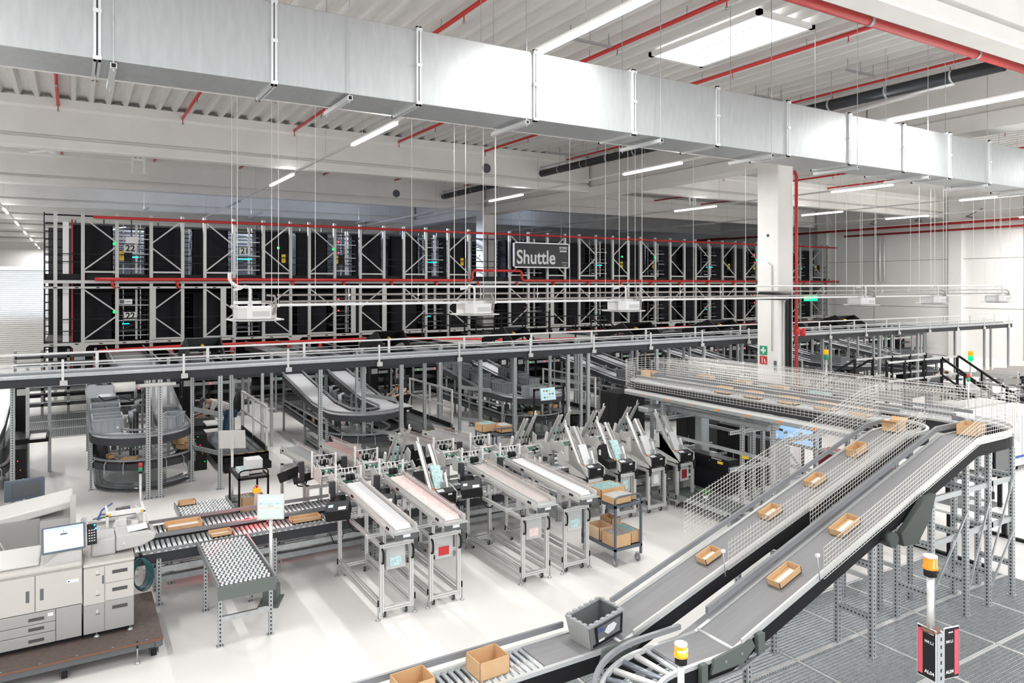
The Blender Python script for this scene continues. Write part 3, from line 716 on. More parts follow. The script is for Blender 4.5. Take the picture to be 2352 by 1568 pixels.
# ============================================================ ALUMINIUM STANDS WITH PAPER TROUGHS AND FEEDERS
def alu_bar(m, p, q, w_=.045):
    m.beam(p, q, w_, w_, 'alu')
    p = Vector(p); q = Vector(q); d = (q - p).normalized()
    up = Vector((0, 0, 1)) if abs(d.z) < .9 else Vector((0, 1, 0))
    a = d.cross(up).normalized(); b = a.cross(d).normalized()
    for n_ in (a, -a, b, -b):
        m.beam(tuple(p + n_ * (w_ / 2 + .0006)), tuple(q + n_ * (w_ / 2 + .0006)), .007 if abs(n_.dot(a)) < .5 else .0012, .007 if abs(n_.dot(a)) > .5 else .0012, 'alu_groove', tuple(up))
def caster(parent, x, y, r=.04, mt='rubber', z=0):
    m = MB().tube([(x - .012, y, z + r), (x + .012, y, z + r)], r, 14, mt).tube([(x - .016, y, z + r), (x + .016, y, z + r)], r * .45, 8, 'light_grey')
    m.box(x - .025, x - .018, y - .02, y + .02, z + r, z + r * 2.1, 'galv').box(x + .018, x + .025, y - .02, y + .02, z + r, z + r * 2.1).box(x - .03, x + .03, y - .03, y + .03, z + r * 2.1, z + r * 2.3)
    return m.build('caster', parent)
def level_foot(parent, x, y):
    return MB().tube([(x, y, 0), (x, y, .012), (x, y, .03)], [.035, .03, .01], 10, 'galv').tube([(x, y, .02), (x, y, .22)], .008, 6).tube([(x, y, .18), (x, y, .26)], .011, 6, 'black').build('levelling_foot', parent)
def handle(parent, x, y, z0=.74, z1=.93):
    return MB().tube([(x, y, z0), (x, y - .04, z0 + .02), (x, y - .05, z0 + .05), (x, y - .05, z1 - .05), (x, y - .04, z1 - .02), (x, y, z1)], .014, 8, 'black').build('handle', parent)
def make_stand(t, W, D, H):
    h = W / 2
    for a in (-h, h):
        for b in (0, D):
            m = MB(); alu_bar(m, (0, 0, .09), (0, 0, H), .05); m.box(-.027, .027, -.027, .027, H, H + .012, 'black')
            o = m.build('leg', t); o.location = (a, b, 0)
    m = MB()
    for z in (.13,) + ((.22,) if D > 1 else ()):
        for a in (-h, h): alu_bar(m, (a, .025, z), (a, D - .025, z), .04)
    for z in (.13, H - .03):
        for b in (0, D): alu_bar(m, (-h + .025, b, z), (h - .025, b, z), .05)
    for a in (-h, h): alu_bar(m, (a, .025, H - .03), (a, D - .025, H - .03), .045)
    m.build('frame', t)
    for a in (-h, h):
        for b in (0.02, D - .02): level_foot(t, a + (.05 if a > 0 else -.05), b - .03)
        caster(t, a * .72, .05); caster(t, a * .72, D - .08)
        handle(t, a, -.026)
def side_plate(m, x, pts, mt='light_grey', th=.012): m.prism(pts, x - th / 2, x + th / 2, 'x', mt)
def head(t, y0, z0, name='feeder_head', rails=True):
    """friction feeder head: side plates, rollers, cross rods"""
    for x in (-.17, .17):
        m = MB(); side_plate(m, x, [(y0, z0), (y0 + .42, z0 - .03), (y0 + .46, z0 + .17), (y0 + .32, z0 + .25), (y0 + .17, z0 + .16), (y0 + .03, z0 + .22), (y0 - .02, z0 + .16)], 'light_grey')
        m.build('side_plate', t)
    m = MB()
    for q, (dy, dz, r) in enumerate(((.05, .05, .022), (.13, .02, .03), (.22, .08, .02), (.30, .03, .028), (.38, .1, .02), (.12, .16, .02), (.3, .2, .018), (.41, .02, .016))):
        m.tube([(-.17, y0 + dy, z0 + dz), (.17, y0 + dy, z0 + dz)], r, 8, ('white_metal', 'alu', 'galv', 'white_metal', 'alu')[q % 5])
    for q in range(4): m.box(-.14 + q * .085, -.12 + q * .085, y0 + .0, y0 + .42, z0 + .1, z0 + .115, 'white_paint')
    m.build('rollers', t)
    m = MB().box(-.05, .05, y0 + .08, y0 + .24, z0 + .12, z0 + .14, 'green_pcb').cb((.1, y0 + .3, z0 + .13), (.05, .08, .02), 'green_pcb').cb((-.11, y0 + .33, z0 + .13), (.04, .04, .04), 'black').cb((.02, y0 + .04, z0 + .19), (.04, .03, .05), 'black').cb((.09, y0 + .19, z0 + .19), (.05, .03, .03), 'red_dark')
    for q in range(4): m.tube([(-.12 + q * .08, y0 + .05, z0 + .22), (-.12 + q * .08, y0 + .05, z0 + .31)], .008, 5, 'alu').tube([(-.12 + q * .08, y0 + .05, z0 + .31), (-.12 + q * .08, y0 + .05, z0 + .35)], .016, 6, 'black')
    rd = random.Random(11)
    for q in range(26): m.cb((rd.uniform(-.16, .16), y0 + rd.uniform(.02, .42), z0 + rd.uniform(-.02, .24)), (rd.uniform(.012, .07), rd.uniform(.012, .05), rd.uniform(.012, .05)), rd.choice(('white_metal', 'alu', 'black', 'light_grey', 'galv', 'white_paint', 'green_pcb')))
    for q in range(4): m.beam((rd.uniform(-.15, .15), y0 + .02, z0 + rd.uniform(.1, .25)), (rd.uniform(-.15, .15), y0 + .4, z0 + rd.uniform(.0, .2)), .012, .012, 'white_metal')
    m.build('electronics', t)
    if rails:
        m = MB().beam((-.2, y0 + .02, z0), (-.2, y0 + .02, z0 + .44), .03, .03, 'white_metal').beam((.2, y0 + .02, z0), (.2, y0 + .02, z0 + .38), .03, .03).beam((-.2, y0 + .02, z0 + .36), (.2, y0 + .02, z0 + .36), .010, .010)
        m.tube([(-.04, y0 - .02, z0 + .22), (.02, y0 - .02, z0 + .22)], .05, 10, 'black').tube([(.03, y0 - .02, z0 + .22), (.08, y0 - .02, z0 + .22)], .05, 10)
        for q in range(3): m.tube([(-.06 + q * .06, y0 + .02, z0 + .36), (-.06 + q * .06, y0 - .01, z0 + .28)], .008, 5, 'white_metal')
        m.build('pressure_unit', t)
def make_trough_feeder(paper, pcard):
    t = thing('paper_trough_feeder', 'x', 'paper feeder')
    make_stand(t, .42, 1.74, .99)
    for y in (.35, 1.3):
        m = MB().box(-.09, -.04, y - .03, y + .03, .98, 1.14, 'alu').box(.03, .08, y - .03, y + .03, .98, 1.14)
        alu_bar(m, (-.3, y, 1.0), (.32, y, 1.0), .045)
        if y < 1: m.cb((.24, .35, 1.0), (.05, .06, .06), 'brown_edge')
        m.build('cross_support', t)
    # trough
    tr = at(MB().box(-.15, .15, 0, 2.2, -.01, 0, 'galv').box(-.155, -.145, 0, 2.2, -.05, .085, 'alu').box(.145, .155, 0, 2.2, -.05, .10, 'alu').box(-.165, -.155, 0.05, 2.15, .0, .05, 'light_grey').build('trough', t), (0, -.32, 1.19), rx=R(3.0))
    at(MB().box(-.16, .16, -.03, 0, -.07, .02, 'slate').box(-.05, .05, -.034, -.03, -.04, 0, 'paper').box(-.17, .17, -.06, .1, .015, .022, 'clear_plastic').build('end_cap', t), (0, -.32, 1.19), rx=R(3.0))
    m = MB()
    for k in range(30): m.obox((0, .12 + k * .065, .05), (.22, .002, .085), (R(-58), 0, 0), paper)
    at(m.build('leaflets', t), (0, -.32, 1.19), rx=R(3.0))['kind'] = 'stuff'
    at(MB().obox((.09, 1.0, .13), (.004, 1.9, .16), (0, R(-24), 0), 'acrylic').build('clear_guard', t), (0, -.32, 1.19), rx=R(3.0))
    m = MB()
    for y in (.2, 1.6): m.tube([(-.18, y - .02, .02), (-.16, y - .02, .02)], .018, 8, 'black').tube([(-.18, y + .03, .02), (-.16, y + .03, .02)], .018, 8)
    at(m.build('knob', t), (0, -.32, 1.19), rx=R(3.0))
    head(t, 1.95, 1.18)
    # black control box on an arm
    at(MB().prism([(-.17, 0), (.17, 0), (.17, .16), (-.17, .16)], -.12, .12, 'y', 'black').box(-.16, .16, -.11, .11, .16, .165, 'dark_grey').box(-.13, -.06, -.02, .04, .165, .168, 'screen_pale').box(.02, .13, -.09, -.02, .165, .168, 'paper').build('control_box', t, bevel=.01), (-.36, 1.30, 1.04), rz=R(-28), rx=R(22), ry=R(-6))
    MB().beam((-.3, 1.5, 1.05), (-.22, 1.75, 1.15), .2, .12, 'black').box(-.36, -.28, 1.72, 1.80, 1.1, 1.42, 'dark_grey').box(-.365, -.36, 1.73, 1.79, 1.16, 1.24, 'paper').build('drive_cover', t)
    MB().tube([(-.28, 1.2, 1.05), (-.26, 1.14, .92), (-.2, 1.1, .84), (-.12, 1.1, .82), (-.06, 1.12, .88), (-.05, 1.16, .98)], .012, 8, 'black').build('cable', t)
    MB().box(-.13, .14, .03, .036, .62, .94, 'clear_plastic').box(-.08, .08, .026, .03, .66, .78, pcard).build('document_holder', t)
    return t
def make_slant_feeder(sheet, cardm, hood=False):
    t = thing('insert_feeder', 'x', 'paper feeder')
    make_stand(t, .41, .5, .86)
    m = MB()
    for x in (-.2, .2): side_plate(m, x, [(-.02, .88), (-.06, .92), (-.05, 1.06), (.2, 1.13), (.62, 1.08), (.66, 1.34), (.52, 1.4), (.5, 1.2), (.5, .88)] if x < 0 else [(-.02, .88), (-.06, .92), (-.05, 1.06), (.2, 1.13), (.5, 1.1), (.5, .88)], 'light_grey', .014)
    m.box(-.19, .19, .05, .5, .88, 1.06, 'light_grey'); m.build('housing', t)
    MB().obox((.04, -.02, .975), (.30, .03, .17), (R(8), 0, 0), 'black').obox((.04, .05, 1.065), (.30, .13, .02), (R(16), 0, 0), 'dark_grey').obox((-.05, .045, 1.077), (.12, .07, .006), (R(16), 0, 0), 'paper').cb((.08, -.045, 1.03), (.07, .006, .025), 'paper').build('control_panel', t)
    m = MB()
    for x in (-.13, .08): m.beam((x - .02, .22, 1.06), (x - .06, .66, 1.78 if x < 0 else 1.7), .05, .03, 'alu', (0, 1, 0)); m.beam((x + .02, .20, 1.06), (x - .02, .62, 1.70), .012, .05, 'rack_post', (0, 1, 0))
    m.tube([(-.18, .62, 1.76), (-.18, .66, 1.84)], .014, 6, 'white_metal'); m.cb((-.1, .18, 1.07), (.04, .04, .04), 'orange'); m.build('guide_rails', t)
    m = MB()
    for k in range(7): m.obox((.0 + .0, .27 + k * .008, 1.24), (.17, .003, .38), (R(-30), 0, 0), sheet)
    m.build('insert_stack', t)['kind'] = 'stuff'
    MB().obox((.14, .25, 1.18), (.035, .06, .24), (R(-20), 0, 0), 'white_paint').cb((.05, .16, 1.14), (.06, .05, .08), 'galv').tube([(-.21, -.02, 1.12), (-.21, .0, 1.12)], .02, 8, 'galv').build('pressure_arm', t)
    if hood: MB().prism([(.0, .98), (.3, 1.05), (.34, 1.3), (.28, 1.38), (.2, 1.15), (-.02, 1.12)], -.42, -.24, 'x', 'black').box(-.425, -.42, .22, .28, 1.2, 1.3, 'paper').build('hood', t)
    MB().box(-.1, .13, .03, .036, .5, .8, 'clear_plastic').box(-.05, .08, .026, .03, .55, .72, cardm).build('document_holder', t)
    head(t, .48, .98, rails=False)
    for a in (-.205, .205): MB().tube([(a, -.03, .86), (a, -.04, .80), (a, -.07, .76)], .016, 6, 'black').build('grip', t)
    return t
FY = 9.06
tf = make_trough_feeder('paper', 'paper_teal')
tf.location = (3.69, FY, 0); tf['label'] = 'aluminium stand with long trough of plain white sheets, front row near the ball table'
tg = 'aluminium stands with paper troughs'
tf['group'] = tg
f2 = make_trough_feeder('paper_pink', 'red'); f2.location = (4.40, FY, 0); tag(f2, 'aluminium stand with trough of pink printed leaflets, front row', None, tg)
f3 = make_trough_feeder('acrylic', 'paper_pink'); f3.location = (5.88, FY, 0); tag(f3, 'aluminium stand with almost empty pink trough, front row', None, tg)
f4 = dup(tf, (6.63, FY, 0), label='aluminium stand with white paper trough, front row beside the blue trolley', group=tg)
RYY = 14.05
for k, (x, src, l) in enumerate(((3.62, tf, 'leftmost in the back row, white sheets'), (4.36, f2, 'second in the back row, pink leaflets'), (5.84, f3, 'third in the back row, almost empty'), (6.6, tf, 'last in the back row, pale stack'))):
    dup(src, (x, RYY, 0), R(180), 'aluminium stand with long paper trough, ' + l, tg).scale = (-1, 1, 1)
sf = make_slant_feeder('paper', 'paper'); sg = 'insert feeders with slanted guide rails'
sf.location = (8.15, 10.57, 0); tag(sf, 'grey insert feeder with slanted rails, front row directly behind the blue trolley', None, sg)
s2 = make_slant_feeder('paper_teal', 'paper_teal', True); s2.location = (8.9, 10.57, 0); tag(s2, 'insert feeder with teal sheets and a black hood, front row', None, sg)
dup(sf, (9.66, 10.57, 0), 0, 'grey insert feeder with white sheets, front row, third behind the trolley', sg)
s4 = make_slant_feeder('paper', 'dark_red'); s4.location = (10.41, 10.57, 0); tag(s4, 'grey insert feeder with a red card, front row next to the black cabinet', None, sg)
dup(s2, (5.13, 10.57, 0), 0, 'insert feeder with teal sheets standing between the front troughs', sg)
for x, src, l in ((7.85, sf, 'nearest to the small parcel trolley'), (8.7, s2, 'second, with pale teal stack'), (9.6, sf, 'third, in front of the black monitor frame'), (10.55, s2, 'last, in front of the grey tower'), (5.1, s2, 'alone between the back troughs')):
    dup(src, (x, 13.0, 0), R(180), 'insert feeder in the back row, ' + l, sg)

# ============================================================ CENTRAL ROLLER CONVEYORS
def roller_conveyor(label, x0, x1, y0, y1, z, pitch=.068, leg_step=1.55, darkr=()):
    t = thing('roller_conveyor', label, 'conveyor', (x0, y0, 0))
    L = x1 - x0; W = y1 - y0
    MB().box(0, L, -.03, 0, z - .16, z - .01, 'dark_grey').box(0, L, W, W + .03, z - .16, z - .01).box(0, L, -.045, -.03, z - .02, z + .035, 'rail_grey').box(0, L, W + .03, W + .05, z + .02, z + .07).build('side_frame', t)
    m = MB()
    x = .1
    while x < L: m.tube([(x, -.04, z - .005), (x + .04, -.04, z - .005)], .012, 5, 'alu'); x += .09
    m.build('chain_strip', t)['kind'] = 'stuff'
    MB().box(0, L, 0, W, z - .12, z - .10, 'galv').build('pan', t)
    p = MB().tube([(0, 0, z - .027), (0, W, z - .027)], .027, 10, 'roller').build('roller', t); p.location.x = .05
    n = int((L - .1) / pitch)
    for k in range(1, min(n, 99)): part_at(p, (.05 + k * pitch, 0, 0))
    p = MB().box(-.03, .03, -.06, 0, 0, z - .1, 'post_pale').box(-.03, .03, W, W + .06, 0, z - .1).box(-.02, .02, 0, W, .3, .36, 'galv').box(-.05, .05, -.08, .02, 0, .012).build('leg', t); p.location.x = .3
    x = .3
    while x < L - leg_step: x += leg_step; part_at(p, (x, 0, 0))
    MB().box(.2, L - .3, .02, .06, .42, .5, 'galv').box(.2, L - .3, W - .1, W, .16, .24, 'galv').box(.3, L - .2, W - .06, W - .02, .42, .5).build('cable_tray', t)
    m = MB(); x = .9
    while x < L - .4: m.cb((x, W / 2, z - .22), (.18, .2, .12), 'white_metal'); m.tube([(x + .1, .02, z - .2), (x + .16, -.02, z - .35), (x + .25, .0, z - .38), (x + .33, .03, z - .22)], .008, 5, 'black'); x += 1.7
    m.build('drive_box', t)
    return t
roller_conveyor('front lane of the long roller conveyor under the feeder row', .72, 7.4, 11.08, 11.55, .74)
roller_conveyor('back lane of the long roller conveyor under the feeder row', .95, 7.4, 11.78, 12.25, .74)
roller_conveyor('right front stretch of roller conveyor behind the insert feeders', 7.45, 12.2, 11.15, 11.55, .74)
roller_conveyor('right back stretch of roller conveyor behind the insert feeders', 7.45, 12.2, 11.78, 12.25, .74)
def ball_table(label, x0, y0, W, L, z, tilt=0, legs=True):
    t = thing('ball_transfer_table', label, 'table', (x0, y0, 0))
    g = []
    g.append(MB().box(0, W, 0, L, -.03, -.012, 'slate').build('tray', t))
    g.append(MB().box(-.02, 0, 0, L, -.06, .035, 'rail_grey').box(W, W + .02, 0, L, -.06, .035).box(-.02, W + .02, -.02, 0, -.16, .0, 'steel_green').build('side_frame', t))
    bm = bmesh.new(); nx, ny = int(W / .055), int(L / .06)
    for a in range(nx):
        for b in range(ny): bmesh.ops.create_icosphere(bm, subdivisions=1, radius=.024, matrix=Matrix.Translation((.03 + a * .055 + (.02 if b % 2 else 0), .04 + b * .06, 0)))
    me = bpy.data.meshes.new('balls'); bm.to_mesh(me); bm.free(); me.materials.append(M['roller'])
    for p_ in me.polygons: p_.use_smooth = True
    o = bpy.data.objects.new('transfer_balls', me); C.objects.link(o); o.parent = t; o['kind'] = 'stuff'; g.append(o)
    for o in g: o.location = (0, 0, z); o.rotation_euler = (tilt, 0, 0)
    if legs:
        for a in (0.02, W - .02):
            for b in (.1, L - .5): perf_post(t, a, b, 0, z - .08, 'post_pale', .045, 'leg')
        o = MB().box(0, W, -.02, .02, -.03, .03, 'galv').build('crossbar', t); o.location = (0, .1, .33)
    return t
ball_table('ball transfer table with shiny balls and dark green front plate, in front of the rollers', 1.52, 9.3, .64, 1.72, .76, 0)
ball_table('smaller ball transfer table behind the rollers holding a flat carton', 1.46, 12.42, .78, .75, .76, 0)
def carton(label, loc, dx, dy, dz, rz=0, mt='cardboard', mi='cardboard_in', rx=0, ry=0, flaps=0, parent=None, group=None, fill=None, name='cardboard_box'):
    th = .008
    m = MB().box(-dx / 2, dx / 2, -dy / 2, dy / 2, 0, th, mi)
    for a in (-1, 1):
        x0, x1 = sorted((a * dx / 2, a * (dx / 2 - th))); m.box(x0, x1, -dy / 2, dy / 2, 0, dz, mt)
        y0, y1 = sorted((a * dy / 2, a * (dy / 2 - th))); m.box(-dx / 2, dx / 2, y0, y1, 0, dz)
    if flaps:
        m.obox((-dx / 2 - flaps * .35, 0, dz + flaps * .2), (flaps, dy, th), (0, R(28), 0), mt)
        m.obox((dx / 2 + flaps * .35, 0, dz + flaps * .2), (flaps, dy, th), (0, R(-28), 0), mt)
    root = thing(name, label, 'box', loc, rz, group); root.rotation_euler = (rx, ry, rz)
    m.build('walls', root)
    if fill:
        m = MB(); n = max(4, int(dx / .03))
        for k in range(n): m.obox((-dx / 2 + dx * (k + .5) / n, 0, dz * .62), (.005, dy * .88, dz * .75), (0, R(random.uniform(-12, 12)), 0), fill)
        m.build('contents', root)['kind'] = 'stuff'
    else: MB().box(-dx * .42, dx * .42, -dy * .25, dy * .25, th, th + .004, 'cardboard_light' if dz > .1 else 'paper').build('insert_card', root)
    return root
carton('flat carton at the back of the smaller ball table', (1.62, 13.0, .785), .26, .14, .07)
carton('low carton riding on the front roller lane left of the red light', (1.86, 11.32, .745), .30, .22, .05)
carton('low carton on the back roller lane in front of the small ball table', (1.45, 12.0, .745), .5, .34, .06)
carton('low carton on the front roller lane under the black control box', (3.1, 11.32, .745), .45, .22, .06)
# light barrier and switches
t = thing('light_barrier', 'small sensor glowing red between the two roller lanes', 'sensor', (2.32, 11.66, .74))
MB().box(-.03, .03, -.04, .04, 0, .06, 'black').build('housing', t); MB().box(-.025, .025, -.045, -.04, .01, .05, 'led_red').tube([(0, 0, .06), (0, 0, .085)], .02, 8, 'led_red').build('lens', t)
l = bpy.data.lights.new('sensor_glow', 'POINT'); l.energy = 7; l.color = (1, .05, .05); l.shadow_soft_size = .03
o = bpy.data.objects.new('sensor_glow', l); C.objects.link(o); o.location = (2.32, 11.62, .88)
def estop(label, loc, rz=0):
    t = thing('emergency_switch', label, 'emergency stop', loc, rz)
    MB().box(-.06, .06, -.04, .04, -.05, .03, 'yellow').build('housing', t, bevel=.006)
    MB().tube([(0, 0, .03), (0, 0, .05), (0, 0, .055), (0, 0, .075)], [.012, .012, .028, .026], 10, 'red').build('push_button', t)
    MB().tube([(-.035, 0, .03), (-.035, 0, .045)], .012, 8, 'red').build('reset_button', t)
    return t
estop('yellow emergency stop box on the front roller lane bracket', (2.72, 11.62, .9))
estop('yellow emergency stop box on a pale post behind the monitor', (2.62, 12.5, 1.0))
for x, y, z, l in ((2.62, 11.62, .86, 'left'), (2.82, 11.62, .86, 'right')): tag(MB().box(x - .035, x + .035, y - .02, y + .02, .3, z, 'tote_light').build('bracket_post'), 'short grey upright carrying the yellow switch, %s one' % l, 'post')
tag(MB().box(2.59, 2.65, 12.47, 12.53, 0, .95, 'alu').build('switch_post'), 'pale post carrying the rear yellow switch', 'post')
# pole monitor
def pole_monitor(label, loc, h, W, Hh, rz, mt='screen_pale', back=False, tilt=-8):
    t = thing('pole_monitor', label, 'monitor', loc, rz)
    MB().tube([(0, 0, 0), (0, 0, h - .05)], .025, 10, 'alu').build('pole', t)
    MB().box(-.14, .14, -.2, .2, 0, .02, 'steel_green').box(-.1, .1, -.06, .14, .02, .22, 'steel_green').build('base', t)
    o = MB().box(-W / 2, W / 2, -.04, -.01, 0, Hh, 'light_grey').box(-W / 2 + .015, W / 2 - .015, -.044, -.04, .02, Hh - .015, mt).build('screen', t); at(o, (0, 0, h - .05), rx=R(tilt))
    m = MB()
    for k, c in enumerate(('paper', 'paper_teal', 'paper_pink', 'paper')): m.box(-W / 2 + .03, W / 2 - .03, -.0455, -.044, Hh * (.78 - k * .18), Hh * (.84 - k * .18), c)
    at(m.build('screen_content', t), (0, 0, h - .05), rx=R(tilt))
    MB().box(-.04, .04, -.02, .03, h - .05, h + .15, 'light_grey').build('mount', t)
    return t
pole_monitor('monitor on a metal pole over the rollers showing a pale table', (2.36, 10.35, 0), 1.2, .36, .34, R(-25))
t = pole_monitor('monitor seen from behind on a white pole near the black platform', (2.72, 15.2, 0), 1.2, .5, .36, R(155))
# cart behind the monitor
def cart(label, loc, W, D, H, rz=0, mt='blue_steel', shelf_mt='light_grey', low=.28, hi=.12):
    t = thing('trolley', label, 'trolley', loc, rz)
    for a in (0, W):
        for b in (0, D): MB().box(a - .016, a + .016, b - .016, b + .016, .13, H, mt).build('post', t)
    for z, nm in ((H - .02, 'top_shelf'), (low, 'lower_shelf')): MB().box(0, W, 0, D, z - .02, z, 'slate').box(-.016, W + .016, -.016, .016, z - .03, z + .01, mt).box(-.016, W + .016, D - .016, D + .016, z - .03, z + .01).box(-.016, .016, 0, D, z - .03, z + .01).box(W - .016, W + .016, 0, D, z - .03, z + .01).build(nm, t)
    MB().tube([(0, 0, H - .05), (0, 0, H + hi * .6), (.03, 0, H + hi * .9), (.08, 0, H + hi), (W - .08, 0, H + hi), (W - .03, 0, H + hi * .9), (W, 0, H + hi * .6), (W, 0, H - .05)], .014, 8, mt).build('push_handle', t)
    for a in (.03, W - .03):
        for b in (.04, D - .04): caster(t, a, b, .062, 'caster')
    return t
cart('blue grey two shelf trolley loaded with cartons beside the feeder stands', (7.22, 8.83, 0), .52, .84, .97, 0)
bx = 'cartons on the blue trolley'
carton('open carton of teal booklets at the back of the trolley top', (7.5, 9.42, .97), .5, .40, .14, 0, fill='paper_teal', group=bx)
carton('open carton of white leaflets at the front left of the trolley top', (7.38, 9.0, .97), .36, .3, .11, R(3), fill='paper', group=bx)
carton('low carton of printed leaflets at the front right of the trolley top', (7.63, 9.08, .97), .2, .3, .07, R(-4), fill='paper', group=bx)
carton('open carton with grey wrapped packs at the front of the trolley bottom', (7.38, 9.0, .29), .32, .34, .2, 0, fill='paper_print', group=bx)
carton('open carton of teal booklets on the trolley bottom right', (7.63, 9.08, .29), .24, .4, .2, 0, fill='paper_teal', group=bx)
carton('closed carton on the trolley bottom left', (7.38, 9.42, .29), .3, .36, .2, 0, mt='cardboard_light', group=bx)
carton('small empty carton at the back of the trolley bottom', (7.66, 9.5, .29), .18, .3, .26, 0, group=bx)
tag(MB().box(7.22, 7.35, 9.3, 9.6, .96, .985, 'paper').box(7.235, 7.335, 9.33, 9.57, .985, .987, 'red').build('leaflet_stack'), 'stack of leaflets with a red cover on the trolley top', 'paper')
cart('dark blue trolley with parcels behind the back row of feeders', (8.15, 14.3, 0), .55, .8, 1.0, R(0))
carton('open carton with pale booklets on the rear trolley, left', (8.25, 14.8, 1.0), .4, .35, .18, 0, fill='paper_teal')
carton('open carton with pale booklets on the rear trolley, right', (8.55, 14.55, 1.0), .3, .4, .16, 0, fill='paper')
carton('parcel on the lower shelf of the rear trolley', (8.4, 14.6, .29), .4, .34, .22, R(8), mt='cardboard_light')
cart('small dark table trolley with paper boxes behind the monitor', (2.55, 13.6, 0), .5, .9, .95, 0, 'black')
tag(MB().box(2.72, 3.0, 13.8, 14.1, .95, 1.2, 'paper').box(2.74, 2.8, 13.795, 13.8, 1.0, 1.02, 'red').build('paper_box', bevel=.005), 'white paper box standing on the small dark trolley', 'box')
tag(MB().box(2.6, 2.74, 13.7, 14.2, .95, 1.02, 'paper').box(2.6, 2.72, 13.75, 14.1, 1.02, 1.03, 'paper_teal').build('leaflet_stack'), 'stack of leaflets on the small dark trolley', 'paper')
carton('carton of paper reams under the small dark trolley', (2.8, 13.8, .29), .4, .3, .28, 0, fill='paper')

# ============================================================ PRINTING PRESS ON ITS DOLLY
PY = 9.85
t = thing('transport_dolly', 'brown plywood dolly on black casters carrying the printing press', 'dolly', (-2.2, 9.45, 0))
MB().box(0, 3.12, 0, 1.5, .225, .25, 'plywood').box(-.002, 3.122, -.003, 0, .223, .248, 'brown_edge').box(3.12, 3.123, 0, 1.5, .223, .248, 'brown_edge').build('deck', t)
MB().box(0, 3.12, .02, .08, .15, .225, 'slate').box(0, 3.12, 1.42, 1.48, .15, .225).box(.02, .08, 0, 1.5, .15, .225).box(3.04, 3.1, 0, 1.5, .15, .225).build('frame', t)
for a, b in ((2.13, .1), (3.03, .14), (2.13, 1.35), (3.03, 1.3), (.3, .1)):
    MB().tube([(a - .03, b, .06), (a + .03, b, .06)], .058, 14, 'black').box(a - .05, a + .05, b - .05, b + .05, .10, .15, 'dark_grey').box(a - .05, a - .04, b - .04, b + .04, .04, .12).box(a + .04, a + .05, b - .04, b + .04, .04, .12).build('caster', t)
for a in (2.85,): level_foot(t, a, .02)
m = MB()
for k in range(8): m.tube([(.5 + k * .35, .03, .25), (.5 + k * .35, .03, .253)], .009, 6, 'galv')
m.build('bolts', t)
t = thing('printing_press', 'large beige and grey digital printing press with touch screen on the dolly', 'printer', (0, PY, .25))
# main body
MB().box(-2.1, .10, .02, .8, .05, .86, 'printer_light').build('body', t, bevel=.012)
MB().box(-2.1, .10, 0, .8, .86, .92, 'printer_light').build('top_rim', t, bevel=.02)
MB().box(-2.1, -.32, .1, .78, .92, .96, 'printer_top').build('top_cover', t, bevel=.02)
MB().prism([(-.30, .90), (.10, .90), (.10, 1.04), (-.02, 1.06), (-.14, 1.04), (-.26, .94)], .05, .5, 'y', 'printer_mid').build('console_housing', t, bevel=.02)
MB().box(-.70, -.245, -.006, .02, .40, .84, 'printer_light').tube([(-.60, -.008, .60), (-.60, -.007, .60)], .001, 4, 'slate').box(-.63, -.585, -.009, -.005, .53, .66, 'slate').build('front_door', t, bevel=.006) if 0 else None
DL = [(-1.6, -.50), (-.495, .098)]
m0 = MB().box(-1.4, -.36, -.008, .02, .44, .845, 'printer_light').box(-.445, -.41, -.010, -.007, .56, .69, 'slate').build('door', t, bevel=.006)
m1 = MB().box(-.352, .098, -.008, .02, .44, .845, 'printer_light').box(-.31, -.275, -.010, -.007, .56, .69, 'slate').box(-.05, .07, -.010, -.008, .70, .735, 'paper').tube([(-.03, -.0105, .717), (-.03, -.010, .717)], .01, 8, 'blue').build('door', t, bevel=.006)
MB().box(-.155, .098, -.008, .02, .06, .43, 'printer_dark').build('lower_panel', t, bevel=.006)
for k, (z0, z1) in enumerate(((.30, .43), (.19, .295), (.06, .185))):
    o = MB().box(-1.6, -.16, -.010, .02, z0, z1, 'printer_dark').build('drawer', t, bevel=.006)
    MB().box(-.42, -.27, -.013, -.008, z0 + .04, z0 + .075, 'handle_dark').build('handle', o)
    if k == 0: MB().box(-.235, -.18, -.013, -.009, z0 + .065, z0 + .1, 'paper').build('label_plate', o)
# feeder unit at the right end
MB().box(.115, .64, 0.0, .8, .05, .83, 'printer_light').build('feeder_body', t, bevel=.015)
MB().box(.11, .65, -.01, .8, .83, .87, 'printer_light').build('feeder_top', t, bevel=.02)
MB().box(.118, .328, -.012, .01, .40, .82, 'printer_light').box(.305, .325, -.014, -.012, .62, .72, 'slate').build('feeder_door', t, bevel=.005)
for k, (z0, z1, c) in enumerate(((.62, .82, 'printer_light'), (.41, .61, 'printer_light'), (.06, .40, 'printer_dark'))):
    o = MB().box(.334, .638, -.012, .01, z0, z1, c).build('drawer', t, bevel=.005)
    MB().box(.41, .57, -.015, -.011, z1 - .10, z1 - .06, 'handle_dark').build('handle', o)
MB().box(.118, .328, -.012, .01, .06, .39, 'printer_dark').build('lower_panel', t, bevel=.005)
for z, s_ in ((.77, '4'), (.53, '5'), (.31, '6')):
    text('tray_number', s_, .05, 'paper', (.255, -.014, z), (R(90), 0, 0), t)
    MB().box(.24, .285, -.014, -.011, z - .04, z - .03, 'slate').build('size_label', t)
